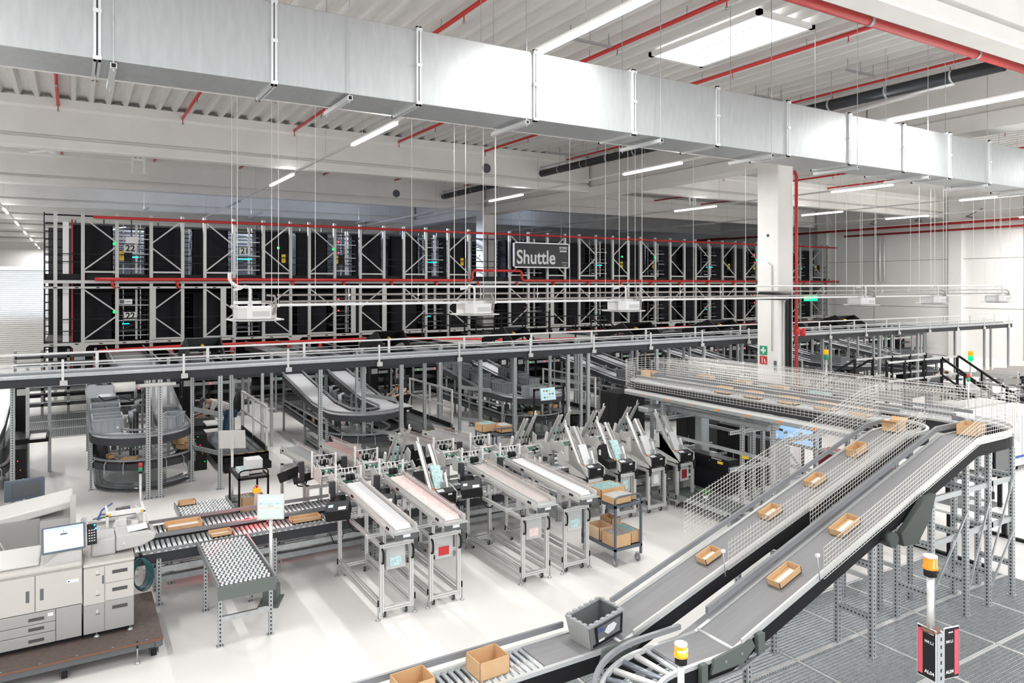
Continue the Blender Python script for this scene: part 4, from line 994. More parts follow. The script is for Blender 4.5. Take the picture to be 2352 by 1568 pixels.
# document feeder on top
MB().box(.20, .46, .22, .62, .87, 1.08, 'printer_mid').build('inserter_body', t, bevel=.025)
MB().prism([(.46, .90), (.74, .92), (.88, .98), (.90, 1.05), (.82, 1.10), (.46, 1.10)], .20, .56, 'y', 'printer_mid').build('inserter_tray', t, bevel=.02)
MB().obox((.70, .36, 1.115), (.22, .22, .012), (0, R(-6), 0), 'paper').build('paper_stack', t)
MB().box(.60, .84, .24, .50, 1.095, 1.104, 'slate').build('tray_recess', t)
text('inserter_letter', 'A.', .06, 'paper', (.55, .196, .99), (R(90), 0, 0), t)
MB().box(.50, .54, .215, .219, 1.02, 1.04, 'slate').build('push_button', t)
# touch screen and keypad
sc_ = at(MB().box(-.22, .22, 0, .025, -.15, .15, 'blue_steel').build('touch_screen', t, bevel=.012), (-.08, .08, 1.20), rx=R(-18), rz=R(4))
MB().box(-.195, .195, -.004, 0, -.125, .13, 'screen_white').build('display', sc_)
m = MB().box(-.19, .19, -.006, -.004, .10, .125, 'screen_blue').box(-.035, .035, -.006, -.004, .04, .06, 'slate').tube([(0, -.006, .08), (0, -.004, .08)], .008, 6, 'slate').box(-.18, -.12, -.006, -.004, -.04, .0, 'screen_pale').box(.1, .18, -.006, -.004, -.06, -.02, 'screen_pale')
m.build('display_icons', sc_)
kp = at(MB().box(-.05, .05, 0, .02, -.12, .12, 'black').build('keypad', t, bevel=.004), (.205, .14, 1.18), rx=R(-18), rz=R(4))
m = MB()
for a in range(3):
    for b in range(5): m.box(-.035 + a * .026, -.02 + a * .026, -.004, 0, -.08 + b * .03, -.068 + b * .03, 'light_grey')
m.build('keys', kp)
MB().tube([(.03, -.004, .10), (.03, 0, .10)], .010, 8, 'led_blue').tube([(.04, -.004, .06), (.04, 0, .06)], .010, 8).build('indicator_light', kp)
for a in (.25, .6): level_foot(t, a, .02)
MB().box(-2.0, .1, .06, .8, 0, .05, 'black').box(.12, .6, .06, .78, 0, .05).build('plinth', t)
tag(MB().tube([(.71 + .09 * math.sin(a / 16 * 2 * math.pi * 4) + .01 * (a % 5), 10.0 + .02 * (a % 7), .72 + .21 * math.cos(a / 16 * 2 * math.pi * 4)) for a in range(0, 0)] or arc(0, 0, 1, 0, 1, 0, 1), .001, 3, 'teal').build('x')) if 0 else None
t = thing('cable_coil', 'hanging coil of dark green cable between the press and the rollers', 'cable', (.80, 10.9, .55))
for k in range(7):
    pts = []
    for q in range(25):
        a = 2 * math.pi * q / 24; rx_ = .085 + .006 * k; rz_ = .19 + .008 * (k % 4)
        pts.append((rx_ * math.sin(a) + .01 * (k - 3), .008 * k, rz_ * math.cos(a) - .012 * k))
    MB().tube(pts, .007, 6, 'teal').build('cable_loop', t)
MB().tube([(0, 0, .2), (-.02, .03, .25)], .02, 6, 'black').build('tie', t)
# second machine row behind the press
t = thing('finishing_machine', 'long grey finishing machine behind the printing press', 'machine', (0, 12.0, 0))
MB().box(-3.0, -.9, 0, .9, 0, 1.06, 'printer_mid').box(-2.9, -1.0, -.004, 0, .3, .9, 'light_grey').box(-.86, -.38, .0, .85, 0, 1.15, 'printer_dark').box(-.38, .0, -.02, .85, 0, 1.12, 'printer_mid').build('body', t, bevel=.015)
MB().prism([(-3, 1.10), (-1.3, 1.10), (-1.0, 1.06), (-.1, 1.22), (.02, 1.24), (.02, 1.34), (-.9, 1.20), (-1.1, 1.30), (-1.3, 1.5), (-3, 1.56)], .05, .8, 'y', 'printer_top').build('cover', t, bevel=.02)
MB().box(-1.05, -.99, -.012, -.004, .4, .9, 'galv').tube([(-1.02, -.016, .8), (-1.02, -.012, .8)], .012, 6, 'black').tube([(-1.02, -.016, .7), (-1.02, -.012, .7)], .012, 6).build('setting_scale', t)
MB().tube([(-.85, -.02, .95), (-.78, -.03, .8), (-.80, -.03, .6), (-.9, -.02, .45)], .008, 6, 'light_grey').build('cable', t)
MB().box(-.02, .05, -.05, .05, 0, 1.42, 'alu').build('upright', t)
t = thing('labelling_unit', 'small white labelling unit with cables and rollers beside the finishing machine', 'machine', (.12, 12.0, 0))
m = MB()
for a in (.02, .75):
    for b in (.02, .6): m.box(a - .025, a + .025, b - .025, b + .025, 0, .9, 'alu')
m.build('frame', t)
MB().box(0, .78, 0, .62, .86, .92, 'white_metal').box(.05, .4, -.01, 0, .5, .86, 'white_paint').box(.05, .4, -.01, 0, .1, .48).box(.45, .76, .1, .5, .2, .7, 'light_grey').build('cabinet', t)
MB().box(.30, .80, -.12, -.04, 1.08, 1.13, 'white_paint').box(.30, .33, -.12, .4, .92, 1.1).box(.77, .80, -.12, .4, .92, 1.1).build('bridge', t)
MB().cb((.34, -.125, 1.1), (.035, .005, .03), 'yellow').cb((.76, -.125, 1.1), (.035, .005, .03), 'yellow').build('warning_label', t)
m = MB()
for k in range(7): m.tube([(.08 + k * .03, .1 + .06 * k, .97), (.7, .1 + .06 * k, .97)], .018, 8, ('alu', 'white_metal', 'slate')[k % 3])
m.tube([(.45, .3, 1.02), (.62, .34, 1.02)], .06, 10, 'slate').tube([(.2, .1, 1.0), (.26, .35, 1.06), (.4, .5, 1.1)], .012, 6, 'blue').tube([(.7, .4, 1.05), (.84, .1, .95), (.86, 0, .6), (.82, -.02, .2)], .01, 6, 'white_paint')
m.build('rollers_and_cables', t)
MB().prism([(.38, .95), (.66, .9), (.7, .98), (.42, 1.03)], -.22, -.12, 'y', 'white_paint').cb((.5, -.2, 1.0), (.1, .12, .08), 'white_metal').cb((.58, -.2, 1.0), (.05, .12, .06), 'galv').build('applicator', t)
t = thing('signal_tower', 'thin post with red and green signal light behind the labelling unit', 'signal light', (.98, 13.6, 0))
MB().tube([(0, 0, 0), (0, 0, 1.25)], .02, 8, 'alu').build('post', t)
MB().tube([(0, 0, 1.25), (0, 0, 1.28)], .03, 10, 'black').build('base', t)
MB().tube([(0, 0, 1.28), (0, 0, 1.35)], .03, 10, 'green').build('green_lens', t)
MB().tube([(0, 0, 1.35), (0, 0, 1.42)], .03, 10, 'red').build('red_lens', t)
t = thing('operator_monitor', 'dark blue backed monitor at the left edge of the hall', 'monitor', (-.62, 13.3, 0), R(10))
MB().box(-.25, .27, 0, .05, 1.12, 1.44, 'blue_steel').build('casing', t, bevel=.02); MB().box(-.15, .2, -.01, 0, 1.18, 1.38, 'slate').build('back_plate', t); MB().tube([(0, .03, 0), (0, .03, 1.2)], .03, 8, 'alu').build('pole', t)

# ============================================================ STEEL GRATING FLOOR
gp = MB().use('galv')
for k in range(27): gp.box(k * .045, k * .045 + .006, 0, 1.0, -.025, 0)
for k in range(21): gp.box(0, 1.2, k * .05, k * .05 + .006, -.012, .0)
gp.box(-.005, .012, 0, 1.0, -.035, .004, 'alu').box(1.195, 1.21, 0, 1.0, -.035, .004).box(0, 1.2, -.012, .008, -.035, .004).box(0, 1.2, .99, 1.012, -.035, .004)
g0 = None
for xk in range(7):
    for yk in range(7):
        x, y = 3.62 + 1.213 * xk, 5.58 - 1.03 * yk + .0
        if yk > 5: continue
        if g0 is None: g0 = gp.build('floor_grating', fix=False); tag(g0, 'galvanised steel floor grating panel', 'grating', 'steel floor grating panels', 'structure'); g0.location = (x, y, 0)
        else: part_at(g0, (x, y, 0))

# ============================================================ INCLINED BELT CONVEYORS
def net(parent, path, h0, h1, off, pitch=.05, vp=.055, r=.003, name='wire_net', lean=0):
    """wire mesh guard following a path; off = offset to the left of travel"""
    pts = [Vector(p) for p in path]
    # resample
    out = []; 
    for a, b in zip(pts[:-1], pts[1:]):
        n = max(1, int((b - a).length / vp))
        for k in range(n): out.append(a + (b - a) * (k / n))
    out.append(pts[-1])
    nr = []
    for k, p in enumerate(out):
        d = out[min(k + 1, len(out) - 1)] - out[max(k - 1, 0)]; d.z = 0; d.normalize(); nr.append(Vector((-d.y, d.x, 0)))
    m = MB().use('wire')
    for p, n_ in zip(out, nr):
        q = p + n_ * off; q2 = p + n_ * (off + lean)
        m.tube([tuple(q + Vector((0, 0, h0))), tuple(q2 + Vector((0, 0, h1)))], r, 3, caps=False)
    h = h0
    while h <= h1 + .001:
        f = (h - h0) / max(.001, h1 - h0)
        line = [tuple(p + n_ * (off + lean * f) + Vector((0, 0, h))) for p, n_ in zip(out[::3] + [out[-1]], nr[::3] + [nr[-1]])]
        m.tube(line, r * 1.35, 3, caps=False); h += pitch
    return m.build(name, parent, fix=False)
def cl_strip(pts): return pts
c1 = [(3.95, 6.1, .68), (4.85, 6.1, .68), (9.95, 6.1, 2.27), (10.35, 6.1, 2.29)]
t = thing('incline_conveyor', 'rear inclined belt conveyor carrying a grey tote and four small cartons', 'conveyor')
MB().sweep(c1, [(-.215, 0), (.215, 0), (.215, -.03), (-.215, -.03)], 'belt').build('belt', t)
full1 = [(2.0, 6.1, .68)] + c1[1:] + arc(10.35, 6.62, .52, -90, 0, 2.29, 8)[1:]
for off, nm in ((-.245, 'side_frame'), (.245, 'side_frame')):
    a = -1 if off < 0 else 1
    MB().sweep(full1, [(off - .015, -.19), (off + .015, -.19), (off + .015, -.03), (off - .015, -.03)], 'black').build(nm, t)
    MB().sweep(full1, [(off - .02, -.03), (off + .02, -.03), (off + .02, .012), (off - .02, .012)], 'duct_rail').build('edge_strip', t)
MB().sweep([(2.0, 6.1, .68), (4.5, 6.1, .68)], [(.27, .05), (.30, .05), (.30, .11), (.27, .11)], 'rail_grey').build('guide_rail', t)
MB().sweep([(5.15, 6.1, .78), (9.9, 6.1, 2.27), (10.3, 6.1, 2.3)], [(.27, .05), (.30, .05), (.30, .11), (.27, .11)], 'rail_grey').build('guide_rail', t)
MB().sweep([(5.0, 6.1, .73), (9.95, 6.1, 2.27), (10.3, 6.1, 2.3)], [(-.29, .03), (-.265, .03), (-.265, .07), (-.29, .07)], 'alu').build('guide_rail', t)
p = MB().tube([(0, -.22, -.025), (0, .22, -.025)], .025, 10, 'roller').build('roller', t); p.location = (2.1, 6.1, .68)
for k in range(1, 26): part_at(p, (2.1 + .073 * k, 6.1, .68))
MB().tube([(4.87, 5.86, .69), (4.87, 6.34, .69)], .018, 8, 'white_metal').build('nip_roller', t)
MB().prism([(4.55, .56), (4.95, .56), (5.10, .66), (5.06, .74), (4.6, .70)], 5.80, 5.835, 'y', 'steel_green').tube([(4.75, 5.795, .64), (4.75, 5.80, .64)], .014, 8, 'galv').tube([(4.95, 5.795, .65), (4.95, 5.80, .65)], .014, 8).build('joint_plate', t)
net(t, [(6.35, 6.1, 1.16), (9.95, 6.1, 2.27), (10.3, 6.1, 2.3)], .10, .62, .36)
net(t, [(6.4, 6.1, 1.17), (9.95, 6.1, 2.27), (10.3, 6.1, 2.3)], -.02, .32, -.29)
for (x, z) in ((3.0, .5), (5.05, .5), (7.2, 1.2), (9.34, 1.85), (10.05, 2.08)):
    perf_post(t, x, 5.83, 0, z, 'post', .06, 'leg'); perf_post(t, x, 6.38, 0, z, 'post', .06, 'leg')
    zz = .35
    while zz < z - .1: MB().box(x - .02, x + .02, 5.86, 6.35, zz, zz + .06, 'post_y').build('crossbar', t); zz += .8
MB().box(7.6, 8.5, 5.9, 6.3, 1.05, 1.5, 'black').build('drive_cover', t)

t = thing('incline_conveyor', 'front inclined belt conveyor with drive box underneath, standing on the grating', 'conveyor')
curve = arc(4.95, 4.47, .90, 180, 90, .70, 14)
c2 = [(5.05, 5.37, .70), (5.68, 5.37, .70), (10.4, 5.37, 2.28), (10.9, 5.37, 2.29)]
MB().sweep([(5.05, 5.37, .70)] + c2[1:], [(-.215, 0), (.215, 0), (.215, -.03), (-.215, -.03)], 'belt').build('belt', t)
tail = arc(11.15, 5.97, .60, -90, 0, 2.29, 10)
full2 = [(4.05, 3.4, .70)] + curve + c2[1:3] + tail
for off in (-.245, .245):
    MB().sweep(full2, [(off - .015, -.19), (off + .015, -.19), (off + .015, -.03), (off - .015, -.03)], 'black').build('side_frame', t)
    MB().sweep(full2, [(off - .02, -.03), (off + .02, -.03), (off + .02, .012), (off - .02, .012)], 'duct_rail').build('edge_strip', t)
MB().sweep([(4.05, 3.4, .70)] + curve + [(5.5, 5.37, .7)], [(.27, .06), (.31, .06), (.31, .11), (.27, .11)], 'rail_grey').build('guide_rail', t)
MB().sweep([(5.9, 5.37, .78), (10.4, 5.37, 2.28)] + tail, [(.27, .05), (.31, .05), (.31, .12), (.27, .12)], 'rail_grey').build('guide_rail', t)
MB().sweep([(5.8, 5.37, .74), (10.4, 5.37, 2.28)] + tail, [(-.29, .03), (-.265, .03), (-.265, .07), (-.29, .07)], 'alu').build('guide_rail', t)
for k in range(9):
    a = R(96 + k * 9.5); ux, uy = math.cos(a), math.sin(a)
    MB().tube([(4.95 + ux * .68, 4.47 + uy * .68, .675), (4.95 + ux * 1.12, 4.47 + uy * 1.12, .675)], [.022, .034], 12, ('white_metal', 'roller_dark')[k % 2]).build('roller', t)
for x in (5.07, 4.99): MB().tube([(x, 5.15, .675), (x, 5.59, .675)], .025, 10, 'roller').build('roller', t)
MB().tube([(5.72, 5.13, .715), (5.72, 5.61, .715)], .018, 8, 'white_metal').build('nip_roller', t)
MB().prism([(5.35, .58), (5.8, .58), (5.98, .70), (5.93, .78), (5.4, .72)], 5.07, 5.10, 'y', 'steel_green').tube([(5.55, 5.065, .66), (5.55, 5.07, .66)], .014, 8, 'galv').tube([(5.78, 5.065, .68), (5.78, 5.07, .68)], .014, 8).box(6.0, 6.1, 5.05, 5.1, .62, .82, 'steel_green').box(5.2, 5.28, 5.05, 5.1, .5, .72).build('joint_plate', t)
MB().sweep([(5.3, 5.06, .5), (5.75, 5.06, .5), (6.2, 5.06, .62)], [(0, 0), (.03, 0), (.03, .03), (0, .03)], 'galv').build('lower_rail', t)
net(t, [(7.1, 5.37, 1.17), (10.4, 5.37, 2.28)] + tail, -.02, .34, -.29)
net(t, [(7.7, 5.37, 1.38), (10.2, 5.37, 2.22)], .06, .42, .33)
for (x, z) in ((5.95, .55), (8.09, 1.33), (9.35, 1.75), (10.17, 2.02), (10.75, 2.08), (11.4, 2.1)):
    for y in (5.15, 5.60): perf_post(t, x, y, 0, z, 'post', .065, 'leg')
    zz = .45
    while zz < z - .05: at(MB().box(-.02, .02, -.2, .2, -.04, .04, 'post_y').build('crossbar', t), (x, 5.375, zz)); zz += .62
for a, b in (((9.35, 5.12, .5), (10.17, 5.12, 1.4)), ((10.17, 5.12, .3), (10.75, 5.12, 1.5)), ((10.75, 5.12, .6), (11.4, 5.12, 1.7)), ((10.75, 5.12, .25), (11.4, 5.12, .95))):
    MB().beam(a, b, .02, .03, 'galv').build('diagonal_brace', t)
for x0 in (9.35, 10.17, 10.75):
    for z in (1.05, 1.62): MB().box(x0, x0 + .7, 5.14, 5.17, z, z + .07, 'post_x').build('long_rail', t)
MB().prism([(8.45, 1.42), (8.5, 1.27), (8.8, 1.25), (9.08, 1.52), (9.2, 1.80), (8.95, 1.78)], 5.0, 5.08, 'y', 'drive_green').build('drive_cover', t, bevel=.01)
MB().tube([(8.3, 5.0, 1.38), (8.3, 5.1, 1.38)], .09, 12, 'drive_green').tube([(8.3, 5.1, 1.38), (8.3, 5.5, 1.38)], .08, 12, 'slate').build('motor', t)
tag(MB().sweep([(5.0, 5.74, .35), (9.6, 5.74, 1.85)], [(-.1, .0), (.1, .02), (.1, .012), (-.1, -.008)], 'belt_light').sweep([(5.0, 5.74, .35), (9.6, 5.74, 1.85)], [(-.11, -.02), (-.1, -.02), (-.1, .06), (-.11, .06)], 'steel_green').build('slide_sheet'), 'pale galvanised sheet sloping between the two inclined conveyors', 'sheet')

# ============================================================ UPPER CAGED CONVEYOR LANES
t = thing('caged_conveyor', 'raised double conveyor loop inside a white wire cage', 'conveyor')
l1 = [(10.87, 6.62, 2.29), (10.87, 12.2, 2.25)]; l2 = [(11.75, 5.97, 2.29), (11.75, 12.2, 2.25)]
end = arc(11.31, 12.2, .44, 180, 0, 2.25, 14)
for pth in (l1, l2, end):
    MB().sweep(pth, [(-.215, 0), (.215, 0), (.215, -.02), (-.215, -.02)], 'belt_light').build('belt', t)
    for off in (-.245, .245):
        MB().sweep(pth, [(off - .015, -.18), (off + .015, -.18), (off + .015, 0), (off - .015, 0)], 'dark_grey').sweep(pth, [(off - .02, 0), (off + .02, 0), (off + .02, .02), (off - .02, .02)], 'alu').sweep(pth, [(off - .02, .1), (off + .01, .1), (off + .01, .15), (off - .02, .15)], 'rail_grey').build('side_frame', t)
p = MB().tube([(-.2, 0, .003), (.2, 0, .003)], .012, 6, 'roller').build('roller', t); p.location = (10.87, 6.8, 2.28)
for k in range(1, 48): part_at(p, (10.87, 6.8 + k * .11, 2.28 - .03 * k / 48))
for k in range(0, 50): part_at(p, (11.75, 6.4 + k * .115, 2.285 - .03 * k / 48))
net(t, l1, .12, .20, .29)
net(t, l1, -.1, .12, .33, vp=.08)
net(t, l1, .0, .5, -.33)
net(t, l2, .0, .42, .30)
net(t, [(11.75, 6.1, 2.29)] + l2[1:], .0, .46, -.38)
net(t, [(11.75, 6.1, 2.75)] + [(11.75, 12.2, 2.71)], .0, .06, -.38, lean=.12)
net(t, [(11.75, 6.1, 2.71)] + [(11.75, 12.2, 2.67)], .0, .06, .30, lean=-.12)
net(t, [(12.55, 5.6, 2.25), (12.55, 12.6, 2.22)], .0, .45, 0)
net(t, arc(11.31, 12.2, .80, 180, 0, 2.25, 24), -.12, .46, 0)
net(t, arc(11.15, 5.97, .95, -60, 0, 2.29, 12), -.15, .6, 0)
net(t, [(11.55, 5.9, 2.72), (11.35, 12, 2.69)], 0, .02, -.0, vp=.06)
MB().box(10.40, 10.56, 6.9, 12.4, 2.06, 2.10, 'white_metal').box(10.40, 10.41, 6.9, 12.4, 2.0, 2.06, 'galv').build('cable_tray', t)
p = MB().cb((0, 0, 0), (.006, .07, .03), 'orange').build('cable_clip', t); p.location = (10.397, 7.6, 2.04)
for k in range(1, 7): part_at(p, (10.397, 7.6 + k * .7, 2.04))
for (x, y) in ((10.6, 7.0), (10.6, 8.6), (10.95, 9.6), (10.6, 11.4), (11.25, 7.6), (11.49, 9.8), (11.77, 9.8), (12.0, 7.2), (12.05, 8.8), (12.1, 10.4), (12.1, 11.8), (11.2, 12.4)):
    perf_post(t, x, y, 0, 2.08, 'post', .065, 'leg')
for y in (7.0, 8.6, 9.6, 11.4):
    for z in (.9, 1.6, 2.0): at(MB().box(-.72, .72, -.02, .02, -.04, .04, 'post_x').build('crossbar', t), (11.32, y, z))
for y0 in (7.0,): MB().beam((10.6, y0, .4), (10.6, y0 + 1.5, 1.7), .02, .04, 'galv').build('diagonal_brace', t)
for x in (10.6, 12.05):
    for z in (1.25, 1.95): MB().box(x - .02, x + .02, 7, 11.6, z, z + .06, 'galv').build('long_rail', t)
# cartons and totes on the conveyors
sl = math.atan(.312); sl2 = math.atan(.335)
bg = None
def on1(x): return .68 + (x - 4.85) * .3118
def on2(x): return .70 + (x - 5.68) * .3347
carton('tall open carton on the rollers before the rear incline', (3.42, 6.1, .685), .33, .27, .17, R(2))
carton('open carton at the very bottom edge on the rollers', (2.64, 6.1, .685), .33, .27, .17, R(2))
for x, l, rz in ((6.42, 'lowest on the rear inclined belt, just above the tote', 0), (7.5, 'second lowest on the rear inclined belt', 0), (8.38, 'third on the rear inclined belt', 0), (9.28, 'near the top of the rear inclined belt', 0)):
    carton('low open carton ' + l, (x, 6.12, on1(x) + .012), .27, .165, .075 if x < 9 else .11, 0, ry=-sl)
carton('torn open carton standing at the top of the rear incline', (10.15, 6.12, 2.30), .3, .22, .12, R(10), flaps=.1)
for x, l in ((6.85, 'lower one on the front inclined belt'), (7.95, 'upper one on the front inclined belt')):
    carton('long low carton, ' + l, (x, 5.40, on2(x) + .012), .38, .18, .08, 0, ry=-sl2)
carton('open carton at the top bend of the front incline', (10.85, 5.42, 2.30), .42, .26, .14, R(12))
for y, l in ((9.98, 'farthest left of five'), (9.25, 'second of five'), (8.48, 'middle of five'), (7.74, 'fourth of five'), (7.11, 'nearest the incline')):
    carton('small carton on the front caged lane, ' + l, (10.87, y, 2.29), .2, .32, .12, 0, mt='cardboard_light')
for x, y, l in ((11.31, 12.62, 'in the end bend of the cage'), (11.75, 11.3, 'behind the bend'), (11.75, 10.3, 'in the middle of the back lane'), (11.75, 9.4, 'beside the grey tote')):
    carton('small carton on the back caged lane, ' + l, (x, y, 2.29), .2, .36, .14, 0, mt='cardboard_light')
carton('pale blue and white box on the back caged lane', (11.75, 8.5, 2.29), .25, .34, .13, 0, mt='paper_teal', mi='paper')
t = thing('grey_tote', 'big grey plastic tote with a white diamond riding up the rear incline', 'tote', (4.72, 6.08, .715)); t.rotation_euler = (0, -R(8), R(5))
w1, w2, hh = .24, .17, .25
m = MB().box(-w1 * .9, w1 * .9, -w2 * .9, w2 * .9, 0, .02, 'tote_big')
def wall(m, p0, p1, q0, q1, th=.012, mt='tote_big'):
    m.use(mt); i = len(m.v); n = (Vector(p1) - Vector(p0)).cross(Vector(q0) - Vector(p0)).normalized() * th
    for v in (p0, p1, q1, q0): m.v.append(tuple(v)); 
    for v in (p0, p1, q1, q0): m.v.append(tuple(Vector(v) + n))
    for q in ((0, 1, 2, 3), (7, 6, 5, 4), (0, 4, 5, 1), (1, 5, 6, 2), (2, 6, 7, 3), (3, 7, 4, 0)): m.face(tuple(i + k for k in q))
b_ = .9
wall(m, (-w1 * b_, -w2 * b_, 0), (w1 * b_, -w2 * b_, 0), (-w1, -w2, hh), (w1, -w2, hh)); wall(m, (w1 * b_, w2 * b_, 0), (-w1 * b_, w2 * b_, 0), (w1, w2, hh), (-w1, w2, hh))
wall(m, (w1 * b_, -w2 * b_, 0), (w1 * b_, w2 * b_, 0), (w1, -w2, hh), (w1, w2, hh)); wall(m, (-w1 * b_, w2 * b_, 0), (-w1 * b_, -w2 * b_, 0), (-w1, w2, hh), (-w1, -w2, hh), mt='tote_side')
m.build('body', t)
m = MB()
for a in (-1, 1):
    m.box(-w1 - .01, w1 + .01, a * w2 - .014, a * w2 + .014, hh - .012, hh + .008, 'tote_light'); m.box(a * w1 - .014, a * w1 + .014, -w2, w2, hh - .012, hh + .008)
    for k in range(6): m.cb((-.2 + k * .08, a * w2, hh + .012), (.04, .034, .014), 'tote_side')
    for k in range(4): m.cb((a * w1, -.12 + k * .08, hh + .012), (.034, .04, .014), 'tote_side')
m.build('rim', t)
MB().beam((-.14, -w2 + .006, .03), (-.155, -w2 - .016, .22), .025, .02, 'black').beam((.20, -w2 + .006, .03), (.22, -w2 - .016, .22), .025, .02).beam((-.2, -w2 + .012, .03), (.21, -w2 + .012, .03), .02, .04).box(-.16, .2, -w2 - .018, -w2, .205, .22, 'dark_grey').build('hinge_frame', t)
m = MB().use('paper'); i = 0
for (a, b) in ((-.04, .125), (.01, .175), (.095, .18), (.14, .14), (.095, .09), (.01, .08)): m.v.append((a, -w2 - .010 - (b - .13) * .1, b))
m.face((0, 5, 4, 3, 2, 1)); m.build('diamond_label', t, fix=False)
MB().box(-.12, -.04, -w2 - .004, -w2 + .006, .045, .065, 'paper').build('code_label', t)
text('handwriting', 'P26', .06, 'blue', (-.085, -w2 - .016, .165), (R(86), 0, 0), t, ext=.001)
# sensor stalks beside the nets
for x, y, z, l in ((6.6, 6.95, .62, 'in front of the tall net on the hall side'), (6.32, 5.78, 1.25, 'at the lower end of the rear incline net'), (7.0, 5.06, 1.3, 'at the lower end of the front incline net')):
    t = thing('net_end_stay', 'metal stay rod with white cap ' + l, 'rod', (x, y, 0 if z < 1 else z - .15))
    MB().tube([(0, 0, 0), (-.04, 0, z if z < 1 else .28)], .006, 6, 'galv').build('rod', t)
    MB().cb((-.04, 0, (z if z < 1 else .28) + .015), (.05, .03, .03), 'white_metal').build('cap', t)
tag(net(None, [(6.85, 9.4, 0), (6.85, 9.4, 0)], 0, .01, 0), 'x', 'x') if 0 else None

# ============================================================ BEACONS AND THE AISLE SIGN
def beacon(label, x, y, ztop, lit, zbase=0):
    t = thing('warning_beacon', label, 'warning light', (x, y, 0))
    MB().tube([(0, 0, zbase), (0, 0, ztop - .12)], .022, 12, 'alu').build('pole', t)
    MB().tube([(0, 0, ztop - .13), (0, 0, ztop - .085)], .04, 16, 'black').build('base', t)
    MB().tube([(0, 0, ztop - .085), (0, 0, ztop - .07), (0, 0, ztop - .07), (0, 0, ztop - .012)], [.046, .046, .041, .041], 20, 'beacon_glow' if lit else 'beacon_amber').build('amber_lens', t)
    MB().tube([(0, 0, ztop - .012), (0, 0, ztop)], .042, 20, 'light_grey').build('cap', t)
    if lit: MB().tube([(.042 * math.cos(a), .042 * math.sin(a), ztop - .04) for a in [R(q) for q in range(200, 341, 20)]], .004, 5, 'lamp_on').build('filament', t)
    return t
DD = 4.7
def ray(u, d, v=653):
    r = (u - 1176) / 1670; c_, s_ = math.cos(R(31.19)), math.sin(R(31.19))
    return ((r * c_ + s_) * d, (-r * s_ + c_) * d, 4.4 - (v - 653) / 1670 * d)
x, y, z = ray(1564, DD, 1476); beacon('lit amber beacon on a pale pole by the front conveyor bend', x, y, z, True)
x, y, z = ray(2137, DD, 1275); beacon('unlit amber beacon on a pale pole above the aisle sign', x, y, z, False, zbase=ray(2137, DD, 1440)[2])
zt = ray(2137, DD, 1447)[2]
t = thing('aisle_sign', 'black and red double aisle sign reading H4 L1 AL04 on a perforated post', 'sign', (x + .02, y - .02, 0))
perf_post(t, 0, 0, 0, zt, 'post', .075, 'post')
MB().tube([(-.02, .02, zt), (-.02, .02, zt + .012)], .055, 20, 'brown_edge').build('pole_plate', t)
for k, rz in enumerate((R(-31.19 - 42), R(-31.19 + 48))):
    s_ = -1 if k == 0 else 1
    o = MB().box(0 if s_ > 0 else -.13, .13 if s_ > 0 else 0, -.006, 0, -.33, 0, 'paper').box(.004 if s_ > 0 else -.126, .126 if s_ > 0 else -.004, -.008, -.006, -.325, -.006, 'black').box(*((.085, .12) if s_ > 0 else (-.122, -.09)), -.0095, -.008, -.31, -.02, 'sign_red').build('sign_panel', t)
    o.location = (s_ * .04, -.03, zt + .02); o.rotation_euler = (0, 0, R(-97) if k == 0 else R(-12))
    cx = -.043 if s_ < 0 else .043
    text('sign_text', 'H4 L1', .026, 'paper', (cx, -.0095, -.09), (R(90), 0, 0), o, ext=.0005, offs=.0008)
    text('sign_text', 'AL04', .031, 'paper', (cx, -.0095, -.285), (R(90), 0, 0), o, ext=.0005, offs=.0008)
    MB().box(cx - .01, cx + .03, -.0095, -.008, -.035, -.028, 'light_grey').build('small_mark', o)

# ============================================================ EQUIPMENT UNDER AND BEHIND THE CAGE
t = thing('black_cabinet', 'wide black metal cabinet with yellow label at the end of the feeder row', 'cabinet', (10.95, 9.93, .28))
MB().box(0, .28, 0, .98, 0, .68, 'black_gloss').build('body', t, bevel=.008)
MB().box(.03, .27, -.004, 0, .06, .6, 'black').box(.10, .22, -.008, -.004, .4, .58, 'dark_grey').build('side_door', t)
MB().cb((-.003, .22, .60), (.004, .14, .05), 'yellow').cb((-.003, .32, .655), (.004, .26, .015), 'light_grey').build('label_plate', t)
for z in (.1, .6): MB().tube([(-.006, .5, z), (0, .5, z)], .014, 10, 'led_blue' if 0 else 'blue').build('blue_lock', t)
MB().box(.05, .23, .1, .9, -.28, 0, 'galv').build('stand', t)
estop('yellow and red isolator switch on the perforated post beside the black cabinet', (10.92, 9.50, 1.15), R(-90))
t = thing('low_bench', 'low grey galvanised bench in front of the black cabinet holding a plant', 'bench', (10.2, 9.2, 0))
MB().box(0, .6, 0, 1.7, .22, .25, 'steel_green').box(-.02, 0, 0, 1.7, .18, .27, 'galv').box(.6, .62, 0, 1.7, .18, .27).build('top', t)
for a in (0, .6):
    for b in (.05, 1.6): MB().box(a - .02, a + .02, b - .02, b + .02, 0, .22, 'galv').build('leg', t)
t = thing('potted_plant', 'small green spiky plant below the black cabinet', 'plant', (10.5, 10.1, .25))
MB().tube([(0, 0, 0), (0, 0, .06)], [.04, .05], 10, 'white_paint').build('pot', t)
m = MB()
for k in range(12):
    a = k * 2.4; m.tube([(0, 0, .05), (.06 * math.cos(a), .06 * math.sin(a), .15), (.13 * math.cos(a), .13 * math.sin(a), .2 - .01 * (k % 4))], [.008, .01, .001], 4, 'leaf')
m.build('leaves', t)
t = thing('air_channel', 'galvanised channel turning down behind the insert feeders', 'duct', (10.9, 8.95, 0))
